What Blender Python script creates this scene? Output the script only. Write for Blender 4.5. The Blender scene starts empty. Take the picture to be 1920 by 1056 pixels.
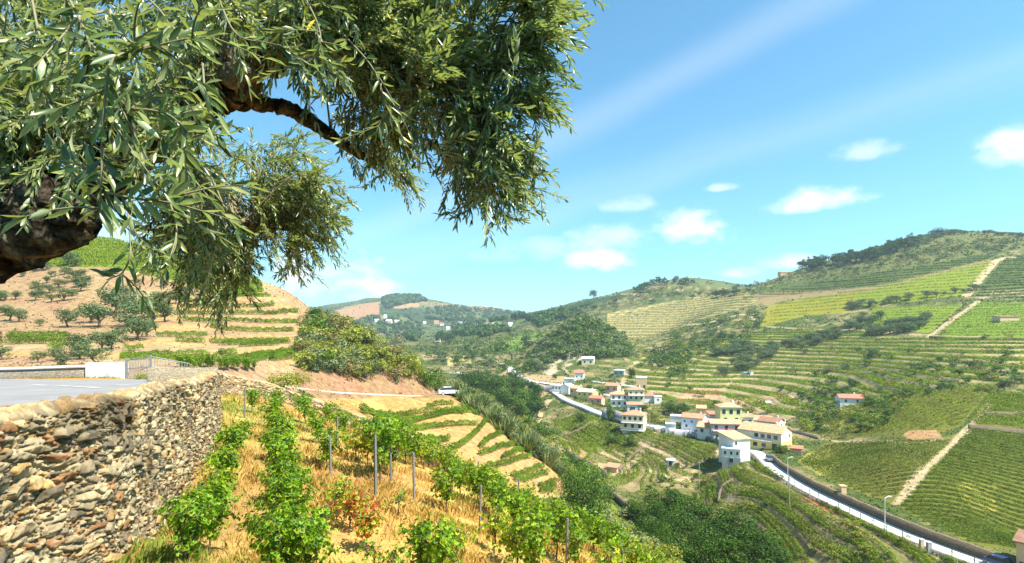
GQ = 1.0; HAZE = 0.00014
import bpy, math, random
import numpy as np
from mathutils import Vector, Matrix

# ------------------------------------------------------------------ camera, sky, sun
F, HOR = 1000.0, 630.0            # focal length and horizon row, in pixels of the 1920 x 1056 photograph
S = bpy.context.scene
COL = S.collection
cam_d = bpy.data.cameras.new('camera'); cam = bpy.data.objects.new('camera', cam_d); COL.objects.link(cam)
cam_d.sensor_width = 36.0; cam_d.lens = 36.0 * F / 1920.0
cam_d.shift_y = (HOR - 528.0) / 1920.0
cam_d.clip_start = 0.05; cam_d.clip_end = 30000
cam.location = (0, 0, 0); cam.rotation_euler = (math.radians(90), 0, 0)
S.camera = cam

SUN = Vector((0.47, -0.27, 0.80)).normalized()
SEL = math.asin(SUN.z); SAZ = math.atan2(SUN.x, SUN.y)
W = bpy.data.worlds.new('World'); S.world = W; W.use_nodes = True
EXPOSURE = 1.3
S.view_settings.view_transform = 'Standard'; S.view_settings.look = 'None'
S.view_settings.exposure = EXPOSURE; S.view_settings.gamma = 1.0
S.cycles.max_bounces = 5; S.cycles.diffuse_bounces = 2; S.cycles.glossy_bounces = 2
S.cycles.transmission_bounces = 3; S.cycles.volume_bounces = 0; S.cycles.transparent_max_bounces = 6
S.cycles.use_denoising = True

sd = bpy.data.lights.new('sun', 'SUN'); sd.energy = 5.0; sd.angle = math.radians(0.5); sd.color = (1.0, 0.95, 0.86)
so = bpy.data.objects.new('sun', sd); COL.objects.link(so)
so.rotation_euler = SUN.to_track_quat('Z', 'Y').to_euler(); so.location = (60, -20, 60)

rng = np.random.default_rng(7)
random.seed(7)

def pixdir(px, py):
    v = Vector(((px - 960) / F, 1.0, (HOR - py) / F)); return v.normalized()

# world: sky texture, cloud puffs at directions, two thin streaks
def build_world():
    nt = W.node_tree; N = nt.nodes; L = nt.links; N.clear()
    out = N.new('ShaderNodeOutputWorld'); bg = N.new('ShaderNodeBackground'); bg.inputs[1].default_value = 0.083
    sky = N.new('ShaderNodeTexSky'); sky.sky_type = 'NISHITA'; sky.sun_disc = False
    sky.sun_elevation = SEL; sky.sun_rotation = SAZ
    sky.air_density = 1.0; sky.dust_density = 0.6; sky.ozone_density = 1.6; sky.altitude = 200
    tc = N.new('ShaderNodeTexCoord')
    tint = N.new('ShaderNodeMix'); tint.data_type = 'RGBA'; tint.blend_type = 'MULTIPLY'; tint.inputs[0].default_value = 1
    L.new(sky.outputs[0], tint.inputs[6]); tint.inputs[7].default_value = SKY_TINT
    def math_(op, a, b=None, c=None):
        n = N.new('ShaderNodeMath'); n.operation = op
        for i, v in enumerate((a, b, c)):
            if v is None: continue
            if isinstance(v, (int, float)): n.inputs[i].default_value = v
            else: L.new(v, n.inputs[i])
        return n.outputs[0]
    def vm(op, a, b=None, val=0):
        n = N.new('ShaderNodeVectorMath'); n.operation = op
        L.new(a, n.inputs[0])
        if b is not None:
            if isinstance(b, tuple): n.inputs[1].default_value = b
            else: L.new(b, n.inputs[1])
        return n.outputs[val]
    d = vm('NORMALIZE', tc.outputs['Generated'])
    noise = N.new('ShaderNodeTexNoise'); noise.inputs['Scale'].default_value = 14; noise.inputs['Detail'].default_value = 8
    noise.inputs['Roughness'].default_value = 0.62
    L.new(vm('MULTIPLY', d, (1, 1, 1.8)), noise.inputs[0])
    nz = noise.outputs[0]
    total = None
    for (px, py, rx, ry, st) in CLOUDS:
        c = pixdir(px, py); r = Vector((c.y, -c.x, 0)).normalized(); u = r.cross(c)
        k = c.length / Vector(((px - 960) / F, 1, (HOR - py) / F)).length
        a = math_('DIVIDE', vm('DOT_PRODUCT', d, tuple(r), 1), rx / F * k)
        b = math_('DIVIDE', math_('SUBTRACT', vm('DOT_PRODUCT', d, tuple(u), 1), 0.0), ry / F * k)
        # flat base: below centre falls faster
        b2 = math_('MULTIPLY', b, math_('ADD', 1.0, math_('MULTIPLY', math_('LESS_THAN', b, 0.0), 0.6)))
        q = math_('ADD', math_('MULTIPLY', a, a), math_('MULTIPLY', b2, b2))
        front = math_('GREATER_THAN', vm('DOT_PRODUCT', d, tuple(c), 1), 0.0)
        e = math_('SUBTRACT', 1.0, q)
        e = math_('ADD', e, math_('MULTIPLY', math_('SUBTRACT', nz, 0.5), 6.5))
        e = math_('MULTIPLY', e, math_('LESS_THAN', q, 4.0))
        sm = N.new('ShaderNodeMapRange'); sm.interpolation_type = 'SMOOTHSTEP'
        L.new(e, sm.inputs[0]); sm.inputs[1].default_value = -0.6; sm.inputs[2].default_value = 2.1; sm.inputs[4].default_value = st
        fall = N.new('ShaderNodeMapRange'); fall.interpolation_type = 'SMOOTHSTEP'
        L.new(q, fall.inputs[0]); fall.inputs[1].default_value = 3.6; fall.inputs[2].default_value = 0.6; fall.inputs[3].default_value = 0
        m = math_('MULTIPLY', math_('MULTIPLY', sm.outputs[0], fall.outputs[0]), front)
        total = m if total is None else math_('MAXIMUM', total, m)
    # thin streaks: bands along great circles
    n2 = N.new('ShaderNodeTexNoise'); n2.inputs['Scale'].default_value = 3.0; n2.inputs['Detail'].default_value = 5
    L.new(d, n2.inputs[0])
    for (p0, p1, w, st) in STREAKS:
        a = pixdir(*p0); b = pixdir(*p1); nrm = a.cross(b).normalized(); 
        s = math_('DIVIDE', math_('ABSOLUTE', math_('ADD', vm('DOT_PRODUCT', d, tuple(nrm), 1), math_('MULTIPLY', math_('SUBTRACT', n2.outputs[0], 0.5), 0.05))), w)
        mr = N.new('ShaderNodeMapRange'); mr.interpolation_type = 'SMOOTHSTEP'
        L.new(s, mr.inputs[0]); mr.inputs[1].default_value = 1; mr.inputs[2].default_value = 0; mr.inputs[3].default_value = 0; mr.inputs[4].default_value = st
        fr = math_('GREATER_THAN', vm('DOT_PRODUCT', d, tuple(a), 1), 0.3)
        total = math_('MAXIMUM', total, math_('MULTIPLY', mr.outputs[0], fr))
    mix = N.new('ShaderNodeMix'); mix.data_type = 'RGBA'
    L.new(total, mix.inputs[0]); L.new(tint.outputs[2], mix.inputs[6]); mix.inputs[7].default_value = CLOUD_COL
    L.new(mix.outputs[2], bg.inputs[0]); L.new(bg.outputs[0], out.inputs[0])
SKY_TINT = (0.62, 1.16, 1.2, 1)
CLOUD_COL = (7.0, 7.0, 7.0, 1)
CLOUDS = [(1303, 432, 72, 42, 1.0), (1520, 382, 80, 26, .85), (1118, 490, 70, 26, 1.0), (1130, 452, 100, 30, .55), (620, 532, 120, 60, 1.0), (560, 520, 60, 50, .7),
          (1905, 285, 60, 52, .85), (1615, 288, 60, 22, .5), (1353, 352, 28, 10, .5), (1175, 385, 50, 18, .4), (1480, 492, 60, 16, .8),
          (1385, 512, 36, 14, .8), (1636, 368, 18, 9, .3), (1000, 470, 130, 30, .35), (200, 440, 200, 60, .6)]
STREAKS = [((1030, 265), (1520, 0), 0.045, .13), ((1040, 400), (1900, 110), 0.035, .10), ((700, 480), (1300, 300), .05, .08)]
build_world()

# ------------------------------------------------------------------ terrain: a height field through surveyed points
# (image column, image row, depth in metres) -> the ground passes through these points in space
PTS = []
def P(*a):
    for t in a: PTS.append(t)
# near vineyard
P((200,1062,7.6),(300,1500,3),(960,1560,3),(1500,1750,3),(-400,1500,3),(2300,1800,3),(540,1092,8),(540,1200,5),(402,829,19),(300,965,11),(620,900,17),(705,932,13.5),
  (459,782,26),(900,1000,16),(1062,1062,15.5),(430,745,33),(530,758,37),(640,800,38),(718,835,38),(790,880,36),(850,900,30),(1000,975,25),(1150,1055,22),
  (1300,1150,20),(1500,1350,18),(1900,1500,16),(2300,1600,16),(780,1085,10),(1000,1130,11),(1250,1300,10), (0,760,19),(-300,760,19),(0,800,12))
P((1100,1120,32),(1200,1040,45),(1240,1030,50),(1300,1080,58),(1500,1200,45),(1800,1250,38),(2300,1350,30),(1000,985,36),(1020,960,55))
# road terrace and the field between
P((250,712,42),(0,712,42),(-350,712,42),(400,722,50),(560,755,46),(640,790,46),(720,830,47),(800,880,48),(880,925,52),(960,945,60),(580,736,75),(700,741,95),
  (840,744,122),(680,768,82),(870,767,90),(1045,893,80),(950,832,85),(880,872,66),(760,805,66),(800,835,62),(1010,922,72),(910,790,88))
# left hill
P((0,683,60),(-350,690,60),(200,672,68),(400,678,72),(540,697,80),(0,600,112),(200,600,115),(400,600,120),(545,640,112),(0,540,152),(200,520,160),(400,535,165),
  (535,566,150),(-350,540,150),(0,452,225),(170,447,222),(300,468,215),(400,500,200),(480,525,188),(550,553,175),(590,585,165),(-350,440,240),
  (170,500,310),(0,500,320),(400,580,300),(570,650,270),(-350,480,330))
# shrub knoll
P((610,600,152),(660,625,150),(720,660,143),(780,695,136),(825,728,128),(570,695,92),(700,700,104),(800,712,116),(620,690,220),(700,760,200),(800,790,190),(870,785,180))
# creek wood, reeds, grass slope
P((885,752,112),(950,808,104),(1040,885,92),(920,800,150),(1000,860,135),(1090,965,80),(1050,905,110),(900,752,250),(1000,800,185),(1100,890,150),(1140,925,125),
  (1190,960,106),(1250,1000,98),(1330,1050,88),(1250,1100,66),(1440,1110,78),(1700,1180,62),(2000,1220,55))
# village road and beyond
P((1035,735,314),(1130,775,228),(1240,800,194),(1340,815,178),(1420,845,153),(1450,870,137),(1500,905,120),(1600,955,101.5),(1700,1000,89),(1860,1056,77.5),(2200,1180,60))
P((1060,790,245),(1060,830,200),(1130,835,190),(1130,885,158),(1250,850,172),(1250,900,143),(1350,900,143),(1350,950,123),(1350,1000,111),(1300,925,136),(1450,950,117),(1450,1050,96.5),(1500,1000,103),(1600,1030,91.5),(1600,1080,86),(1700,1070,81))
P((1700,950,97),(1700,900,107),(1700,800,150),(1700,750,185),(1700,700,240),(1700,650,310),(1700,600,380),(1700,550,460),(1700,500,540),(1700,458,640),(1760,437,690),(1730,470,900))
P((1920,1010,92),(1920,900,112),(1920,800,142),(1920,700,205),(1920,600,330),(1920,500,500),(1920,442,640),(1920,470,900),(2300,1000,80),(2300,800,140),(2300,600,330),(2300,440,650),(2300,480,1000))
P((1500,880,142),(1500,800,190),(1500,750,235),(1500,700,300),(1500,650,380),(1500,600,460),(1500,550,570),(1500,505,700),(1500,540,1000))
P((1300,790,212),(1300,750,262),(1300,700,340),(1300,650,440),(1300,600,560),(1300,560,720),(1300,523,950),(1300,560,1300))
P((1150,720,330),(1150,692,385),(1180,662,470),(1110,605,480),(1040,635,460),(985,680,440),(1100,680,405),(1020,702,390),(1110,650,570),(1020,660,560),
  (1150,630,640),(1180,590,740),(1250,620,620),(1350,560,820),(1240,560,820),(1110,560,1150),(1200,543,1100),(1250,528,1050),(1110,600,1600),(1250,570,1500))
P((950,690,430),(850,682,480),(850,650,620),(960,655,560),(1000,640,650),(900,625,800),(1000,605,900),(985,588,1350),(1050,575,1250),(850,622,1150),(985,610,1800),(740,640,800),(800,650,720),(900,600,1300))
# far mountain
P((610,578,2200),(660,573,2200),(710,564,2200),(750,557,2200),(780,561,2200),(820,574,2200),(880,581,2150),(930,584,2000),(700,600,1500),(760,605,1500),(850,600,1600),
  (700,640,1050),(640,610,1500),(750,600,3600),(985,605,3000),(400,588,2200),(0,585,2200),(-400,585,2200),(1500,590,2300),(1900,590,2300),(2300,580,2300),(400,640,900),(0,640,900),(400,600,5000),(1500,600,5000))
PTS = np.array(PTS, float)
def _feat(x, lnY): return np.stack([x / 1000.0, lnY * 0.8], -1)
def _U(r2): return np.where(r2 > 1e-12, r2 * np.log(np.maximum(r2, 1e-12)), 0)
_A = _feat(PTS[:, 0], np.log(PTS[:, 2])); _n = len(_A)
_K = _U(((_A[:, None] - _A[None]) ** 2).sum(-1)) + np.eye(_n) * 2e-4
_Pm = np.c_[np.ones(_n), _A]
_sol = np.linalg.solve(np.block([[_K, _Pm], [_Pm.T, np.zeros((3, 3))]]), np.r_[PTS[:, 1] - HOR, 0, 0, 0])
def row_tps(x, lnY):
    q = _feat(x, lnY).reshape(-1, 2); out = np.empty(len(q))
    for i in range(0, len(q), 20000):
        b = q[i:i + 20000]
        out[i:i + 20000] = _U(((b[:, None] - _A[None]) ** 2).sum(-1)) @ _sol[:_n] + np.c_[np.ones(len(b)), b] @ _sol[_n:]
    return (out + HOR).reshape(np.shape(x))

# cheap value noise used for relief and mottling (world metres)
_perm = rng.random((256, 256))
def vnoise(X, Y, s):
    x = X / s; y = Y / s; xi = np.floor(x).astype(int); yi = np.floor(y).astype(int); fx = x - xi; fy = y - yi
    fx = fx * fx * (3 - 2 * fx); fy = fy * fy * (3 - 2 * fy)
    g = lambda a, b: _perm[a & 255, b & 255]
    return (g(xi, yi) * (1 - fx) + g(xi + 1, yi) * fx) * (1 - fy) + (g(xi, yi + 1) * (1 - fx) + g(xi + 1, yi + 1) * fx) * fy - 0.5
def fbm(X, Y, s, o=4):
    t = 0; a = 1
    for i in range(o): t = t + a * vnoise(X + 37 * i, Y - 91 * i, s / 2 ** i); a *= 0.5
    return t

XC = np.arange(-420, 2340.1, 2.5 * GQ)                       # columns of the terrain fan
LY = np.concatenate([np.linspace(math.log(2.5), math.log(50), int(240 / GQ), endpoint=False),
                     np.linspace(math.log(50), math.log(750), int(860 / GQ), endpoint=False),
                     np.linspace(math.log(750), math.log(5000), int(150 / GQ))])
NX, NY = len(XC), len(LY)
# thin plate on a coarse grid, then bicubic-ish upsample
cx = np.arange(-430, 2361, 15.0); cl = np.linspace(math.log(2.4), math.log(5100), 260)
CR = row_tps(*np.meshgrid(cx, cl, indexing='ij'))
def interp2(G, gx, gl, x, l):
    """cubic (Catmull-Rom) lookup of grid G[gx, gl]"""
    fx = np.clip((x - gx[0]) / (gx[1] - gx[0]), 1, len(gx) - 2.001); fl = np.clip((l - gl[0]) / (gl[1] - gl[0]), 1, len(gl) - 2.001)
    ix = fx.astype(int); il = fl.astype(int); tx = fx - ix; tl = fl - il
    def w(t): return (-.5*t+t*t-.5*t**3, 1-2.5*t*t+1.5*t**3, .5*t+2*t*t-1.5*t**3, -.5*t*t+.5*t**3)
    wx = w(tx); wl = w(tl); r = 0
    for i in range(4):
        for j in range(4): r = r + wx[i] * wl[j] * G[np.clip(ix - 1 + i, 0, len(gx)-1), np.clip(il - 1 + j, 0, len(gl)-1)]
    return r
GX, GL = np.meshgrid(XC, LY, indexing='ij')
ROW = interp2(CR, cx, cl, GX, GL)
YY = np.exp(GL); XX = (GX - 960) / F * YY
ZZ = (HOR - ROW) / F * YY
# ------------------------------------------------------------------ shaping: village road bench, terraces, relief
def inpoly(px, py, poly):
    r = np.zeros(np.shape(px), bool); n = len(poly)
    for i in range(n):
        x0, y0 = poly[i]; x1, y1 = poly[(i + 1) % n]
        if y0 == y1: continue
        c = ((y0 > py) != (y1 > py)) & (px < (x1 - x0) * (py - y0) / (y1 - y0) + x0)
        r ^= c
    return r
def catmull(p, n=10):
    p = [np.array(a, float) for a in p]; p = [2 * p[0] - p[1]] + p + [2 * p[-1] - p[-2]]; o = []
    for i in range(1, len(p) - 2):
        for k in range(n):
            t = k / n
            o.append(.5 * (2*p[i] + (p[i+1]-p[i-1])*t + (2*p[i-1]-5*p[i]+4*p[i+1]-p[i+2])*t*t + (3*p[i]-p[i-1]-3*p[i+1]+p[i+2])*t**3))
    o.append(p[-2]); return np.array(o)
# road centre line from (column, row) at the level z = -33
RZ = -33.0
VR = [(1035,731),(1060,748),(1095,762),(1130,776),(1185,789),(1240,801),(1290,808),(1340,817),(1385,832),(1422,850),(1448,875),(1485,900),(1530,925),(1600,958),(1700,1003),(1860,1062),(2010,1112)]
VRw = []
for (x, y) in VR:
    Yd = -RZ * F / (y - HOR); VRw.append(((x - 960) / F * Yd, Yd))
VRC = catmull(VRw, 12)
ROADW = 1.5
def line_dist(X, Y, line):
    """signed distance to a polyline (positive on its left), and arc parameter"""
    best = np.full(X.shape, 1e9); sg = np.zeros(X.shape); par = np.zeros(X.shape)
    for i in range(len(line) - 1):
        a = line[i]; d = line[i + 1] - a; L = math.hypot(*d[:2])
        t = np.clip(((X - a[0]) * d[0] + (Y - a[1]) * d[1]) / (L * L), 0, 1)
        ex = X - a[0] - t * d[0]; ey = Y - a[1] - t * d[1]; D = np.hypot(ex, ey)
        m = D < best
        best = np.where(m, D, best); sg = np.where(m, np.sign(d[0] * ey - d[1] * ex), sg); par = np.where(m, i + t, par)
    return best * sg, par
sst = lambda t: (lambda u: u * u * (3 - 2 * u))(np.clip(t, 0, 1))
Z0 = ZZ.copy()
# terraces: (polygon in the survey view, Ymin, Ymax, step, riser share, strength)
T_MAIN = [(1160,705),(1200,668),(1300,640),(1430,622),(1560,618),(1745,636),(2200,640),(2300,735),(1890,728),(1700,735),(1560,752),(1480,790),(1370,768),(1240,748)]
T_GARD = [(1040,790),(1130,800),(1250,815),(1345,840),(1345,905),(1320,960),(1150,915),(1080,860),(1030,820)]
T_LOW = [(1290,930),(1345,885),(1430,868),(1500,925),(1600,975),(1700,1020),(1840,1068),(1800,1300),(1350,1300),(1280,1050)]
T_YEL = [(1138,588),(1290,560),(1400,548),(1420,565),(1330,600),(1270,632),(1170,634),(1140,610)]
T_UP = [(1390,560),(1500,535),(1700,505),(1885,470),(1857,486),(1640,538),(1450,557)]
T_RT = [(1825,560),(1885,485),(1990,465),(2300,465),(2300,565)]
T_LEFT = [(-420,655),(220,655),(290,560),(420,555),(500,545),(565,580),(565,680),(400,690),(-420,690)]
T_FB = [(640,757),(885,757),(920,780),(1050,885),(1040,925),(960,915),(890,870),(800,835),(700,800)]
TER = [(T_MAIN,150,520,2.1,.22,1.,0),(T_GARD,110,300,.9,.3,.9,.13),(T_LOW,60,150,1.5,.2,1.,.05),(T_YEL,550,900,3.5,.3,1.,0),(T_UP,430,900,3.2,.3,1.,0),(T_RT,350,760,3.,.3,1.,0),
       (T_LEFT,70,190,1.9,.3,.9,0),(T_FB,46,112,1.25,.28,.35,0)]
WX = fbm(XX, YY, 40, 3) * 9
RIS = np.zeros(ZZ.shape); TERM = np.zeros(ZZ.shape)
for (poly, y0, y1, h, rs, st, tilt) in TER:
    m = inpoly(GX, ROW, poly) & (YY > y0) & (YY < y1)
    # feather
    mf = m.astype(float)
    for ax in (0, 1):
        for _ in range(3): mf = (np.roll(mf, 2, ax) + mf + np.roll(mf, -2, ax)) / 3
    g = (Z0 + tilt * XX + fbm(XX, YY, 70, 3) * h * 1.2) / h
    fr = g - np.floor(g); tread = np.clip(fr / (1 - rs), 0, 1) * .25; ris = sst((fr - (1 - rs)) / rs) * .75
    ZZ = ZZ + (h * (tread + ris - fr)) * mf * st
    RIS = np.maximum(RIS, (fr > 1 - rs) * mf); TERM = np.maximum(TERM, mf)
# road bench
near = (YY > 60) & (YY < 330) & (GX > 980)
dist = np.full(ZZ.shape, 999.0); dv, pv = line_dist(XX[near], YY[near], VRC); dist[near] = dv
UPH = np.interp(np.arange(len(VRC)), [0, 60, 100, 118, 130, 200], [.3, .3, .3, 1.0, 1.15, 1.15])       # height of the wall above the road, along it
DNH = np.interp(np.arange(len(VRC)), [0, 100, 118, 200], [1.2, 1.8, .7, .6])
par = np.zeros(ZZ.shape); par[near] = pv
uph = np.interp(par, np.arange(len(VRC)), UPH); dnh = np.interp(par, np.arange(len(VRC)), DNH)
ad = np.abs(dist)
w0 = ROADW + .5
up = RZ + uph + (ZZ - RZ - uph) * sst((ad - w0) / 22); dn = RZ - dnh + (ZZ - RZ + dnh) * sst((ad - w0) / 18)
side = np.where(dist > 0, up, dn)
ZZ = np.where(ad < w0, RZ - .12, np.where(ad < w0 + 30, side, ZZ))
RDM = ad < w0
# second bench: the road that rounds the hill on the near side
MR = catmull([(-26,42),(-30,55),(-29,66),(-27.3,75),(-24.2,92),(-19,108),(-15.0,118),(-10.5,126)], 12)
MRZ = np.interp(MR[:, 1], [42, 60, 75, 95, 122, 126], [-3.5, -5.6, -8.0, -10.6, -13.9, -14.3])
near = (YY > 48) & (YY < 135) & (GX < 960); d2 = np.full(ZZ.shape, 99.0); dv, pv = line_dist(XX[near], YY[near], MR); d2[near] = dv; zr2 = np.zeros(ZZ.shape); zr2[near] = np.interp(pv, np.arange(len(MR)), MRZ)
a2 = np.abs(d2); ZZ = np.where(a2 < 3.3, zr2 - .1, np.where(a2 < 11, zr2 + (ZZ - zr2) * sst((a2 - 3.3) / 7.7), ZZ))
# relief (small) away from the road
amp = np.clip(YY / 400, .03, 1.2) * np.clip((ad - 3) / 10, 0, 1) * np.clip((a2 - 3.2) / 5, 0, 1)
ZZ = ZZ + fbm(XX, YY, np.clip(14, 3, 40), 3) * amp * .8 * (1 - TERM * .7)
far = np.clip((YY - 900) / 900, 0, 1); ZZ = ZZ + fbm(XX, YY, 420, 5) * 34 * far * (1 - np.clip((YY - 2150) / 50, 0, 1) * .75)
knoll = sst((YY - 380) / 60) * sst((620 - YY) / 80) * inpoly(GX, ROW, [(960,700),(1040,600),(1120,575),(1190,640),(1190,690)])
ZZ = ZZ + np.abs(fbm(XX, YY, 30, 4)) * 4 * knoll
# dip under the raised asphalt terrace so the sheet never pokes through
ROW = HOR - ZZ / YY * F

def gz(X, Y, A=None):
    A = ZZ if A is None else A
    X = np.asarray(X, float); Y = np.asarray(Y, float)
    fx = np.clip((X / Y * F + 960 - XC[0]) / (XC[1] - XC[0]), 0, NX - 1.001)
    l = np.log(np.maximum(Y, 2.51)); fl = np.interp(l, LY, np.arange(NY)); fl = np.clip(fl, 0, NY - 1.001)
    ix = fx.astype(int); il = fl.astype(int); tx = fx - ix; tl = fl - il
    return (A[ix, il] * (1 - tx) + A[ix + 1, il] * tx) * (1 - tl) + (A[ix, il + 1] * (1 - tx) + A[ix + 1, il + 1] * tx) * tl
def hit(px, py, ymin=4.0, ymax=6000):
    """point of the ground seen at a photograph pixel"""
    i = (px - XC[0]) / (XC[1] - XC[0]); i0 = int(min(max(i, 0), NX - 2)); t = i - i0
    r = ROW[i0] * (1 - t) + ROW[i0 + 1] * t
    k0 = np.searchsorted(LY, math.log(ymin)); k1 = np.searchsorted(LY, math.log(ymax))
    s = np.nonzero(r[k0:k1] <= py)[0]
    k = k0 + (s[0] if len(s) else int(np.argmin(r[k0:k1])))
    if k > k0 and r[k - 1] > py >= r[k]: l = LY[k - 1] + (LY[k] - LY[k - 1]) * (r[k - 1] - py) / (r[k - 1] - r[k])
    else: l = LY[k]
    Y = math.exp(l); X = (px - 960) / F * Y
    return Vector((X, Y, float(gz(X, Y))))

# ------------------------------------------------------------------ land cover
BASE = np.zeros(ZZ.shape + (3,))
def paint(col, m, a=1.0):
    a = a * m if not isinstance(a, np.ndarray) else a * m
    BASE[:] = BASE * (1 - a[..., None]) + np.array(col) * a[..., None]
jx = GX + fbm(XX, YY, 9, 3) * 900 / np.clip(YY, 30, 900) * 2; jy = ROW + fbm(XX + 500, YY, 9, 3) * 500 / np.clip(YY, 30, 900) * 1.2
def region(poly, y0, y1): return (inpoly(jx, jy, poly) & (YY > y0) & (YY < y1)).astype(float)
n1 = fbm(XX, YY, 25, 5); n2 = fbm(XX + 300, YY + 900, 6, 4); n3 = fbm(XX - 700, YY, 140, 4)
SCRUB = (.085, .105, .03); DIRT = (.31, .215, .125); STRAW = (.42, .33, .13); DRY = (.46, .30, .12); GREEN = (.13, .17, .035); TAN = (.42, .33, .21)
paint(SCRUB, np.ones(ZZ.shape)); paint((.2, .18, .08), np.ones(ZZ.shape), np.clip(n1 * 1.6, 0, 1)); paint((.07, .1, .03), np.ones(ZZ.shape), np.clip(-n1 * 1.6, 0, 1))
paint((.46, .27, .07), (YY < 44) * 1.0); paint((.50, .32, .09), (YY < 44) * 1.0, np.clip(n2 * 2, 0, 1)); paint((.34, .17, .07), (YY < 44) * 1.0, np.clip(-n2 * 1.6, 0, .8))
paint((.2, .22, .05), ((YY < 30) & (XX < -2.8 - YY * .22)) * 1.0, np.clip(.6 + n2, 0, 1))
paint(DIRT, region([(-420,400),(170,430),(300,455),(560,545),(592,585),(575,650),(560,700),(560,745),(-420,745)], 44, 270))
paint((.38, .295, .17), region([(-420,400),(170,430),(300,455),(560,545),(592,585),(575,650),(560,700),(560,745),(-420,745)], 44, 270), np.clip(n1 * 2.2 + .1, 0, 1))
paint((.30, .17, .12), region([(-420,400),(170,430),(300,455),(560,545),(592,585),(575,650),(560,700),(560,745),(-420,745)], 44, 270), np.clip(-n2 * 1.6, 0, .7))
paint((.14, .18, .03), region([(-420,420),(180,430),(300,460),(485,520),(500,558),(430,560),(330,528),(240,505),(190,500),(110,500),(-420,500)], 150, 270))
paint((.28, .18, .105), region([(560,690),(840,698),(850,748),(560,748)], 60, 135)); paint((.30, .17, .11), region([(560,690),(840,698),(850,748),(560,748)], 60, 135), np.clip(n2 * 2.5, 0, 1))
fb = region([(560,745),(860,745),(905,768),(1052,888),(1042,930),(880,935),(700,840),(560,785)], 43, 125)
paint((.37, .235, .095), fb); paint((.44, .32, .13), fb, np.clip(n2 * 2.4, 0, 1)); paint((.40, .24, .13), fb, np.clip(-n1 * 2, 0, .8))
paint((.16, .2, .04), region([(1110,915),(1300,1070),(1140,1070),(1030,950)], 42, 110)); paint((.08, .12, .03), region([(1110,915),(1300,1070),(1140,1070),(1030,950)], 42, 110), np.clip(n2 * 3, 0, 1))
# opposite side
paint((.115, .14, .035), region(T_MAIN, 150, 520)); paint((.13, .175, .03), region(T_MAIN, 150, 520), np.clip(n1 * 2.5 + .3, 0, 1))
paint((.15, .145, .055), region(T_GARD, 110, 320)); paint((.30, .22, .13), region(T_GARD, 110, 320), np.clip(n2 * 2.5 - .1, 0, 1))
paint((.17, .17, .06), region(T_LOW, 60, 150)); paint((.30, .23, .13), region(T_LOW, 60, 150), np.clip(n2 * 2, 0, 1))
wild = ((YY > 90) & (YY < 900) & (GX > 960)) * 1.0 * (1 - TERM)
paint((.30, .24, .13), wild, np.clip(n2 * 2.2 + n1 - .1, 0, .9)); paint((.07, .10, .03), wild, np.clip(fbm(XX, YY + 333, 9, 5) * 3 - .2, 0, .9))
paint((.13, .14, .05), region([(1480,505),(1700,440),(2300,425),(2300,470),(1885,470),(1500,535)], 430, 900)); 
paint((.09, .12, .035), region([(1180,575),(1390,548),(1480,530),(1700,503),(1885,468),(1857,487),(1640,540),(1450,557),(1380,560)], 430, 900))
F1 = [(1440,612),(1455,570),(1625,540),(1855,488),(1864,495),(1812,552),(1640,575),(1515,590)]
paint((.19, .225, .03), region(F1, 300, 720)); paint((.25, .23, .035), region([(1425,614),(1440,572),(1560,558),(1610,542),(1600,585),(1515,592)], 300, 720), .8)
paint((.25, .19, .1), region([(1395,556),(1440,548),(1640,538),(1855,486),(1860,490),(1630,544),(1460,566),(1440,575)], 400, 720))
F2 = [(1610,612),(1640,577),(1805,571),(1742,625)]; F3 = [(1748,632),(1834,567),(2250,567),(2250,640)]
paint((.19, .24, .035), region(F2, 280, 520)); paint((.165, .23, .035), region(F3, 250, 520))
paint((.08, .11, .035), region([(1822,560),(1885,483),(1990,463),(2300,463),(2300,566)], 300, 800))
paint((.40, .34, .16), region(T_YEL, 550, 900)); paint((.30, .26, .12), region(T_YEL, 550, 900), np.clip(n3 * 2, 0, 1))
P1 = [(1684,948),(1820,803),(1920,808),(2250,812),(2250,1090),(1900,1040),(1830,1020),(1740,985)]
P2 = [(1492,868),(1548,830),(1640,825),(1762,824),(1800,812),(1672,944),(1600,922),(1545,895)]
P3 = [(1822,776),(1852,737),(1950,735),(2250,735),(2250,805),(1920,803),(1812,797)]
P4 = [(1590,822),(1660,742),(1760,728),(1888,722),(1850,738),(1800,800),(1755,815),(1700,820)]
for pl in (P1, P3): paint((.12, .13, .03), region(pl, 80, 260))
paint((.26, .24, .06), region([(1790,900),(1860,910),(1880,960),(1820,950)], 80, 200), np.clip(n2 * 2 + .5, 0, 1))
paint((.15, .145, .04), region(P2, 80, 260)); paint((.26, .24, .07), region([(1492,868),(1510,850),(1560,840),(1580,870),(1545,895)], 80, 260), .8)
paint((.14, .145, .035), region(P4, 120, 320)); paint((.36, .22, .12), region([(1690,815),(1700,806),(1755,804),(1772,822),(1700,826)], 120, 260))
paint((.34, .16, .11), region([(1268,742),(1290,732),(1350,727),(1354,749),(1275,754)], 200, 330))
paint((.40, .28, .16), region([(1355,750),(1480,740),(1492,744),(1440,752),(1355,757)], 200, 330))
paint((.42, .36, .26), region([(1000,690),(1040,664),(1095,655),(1110,668),(1060,690),(1030,705)], 330, 520), np.clip(n2 * 3 + .4, 0, 1))
paint((.15, .22, .05), region([(905,655),(990,622),(1030,628),(1012,650),(960,662)], 500, 1200))
paint((.30, .24, .14), region([(790,665),(960,665),(950,705),(850,700),(800,690)], 330, 620), np.clip(n1 * 2 + .5, 0, 1))
paint((.42, .34, .15), region([(835,668),(880,666),(885,682),(840,686)], 330, 800)); 
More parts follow.
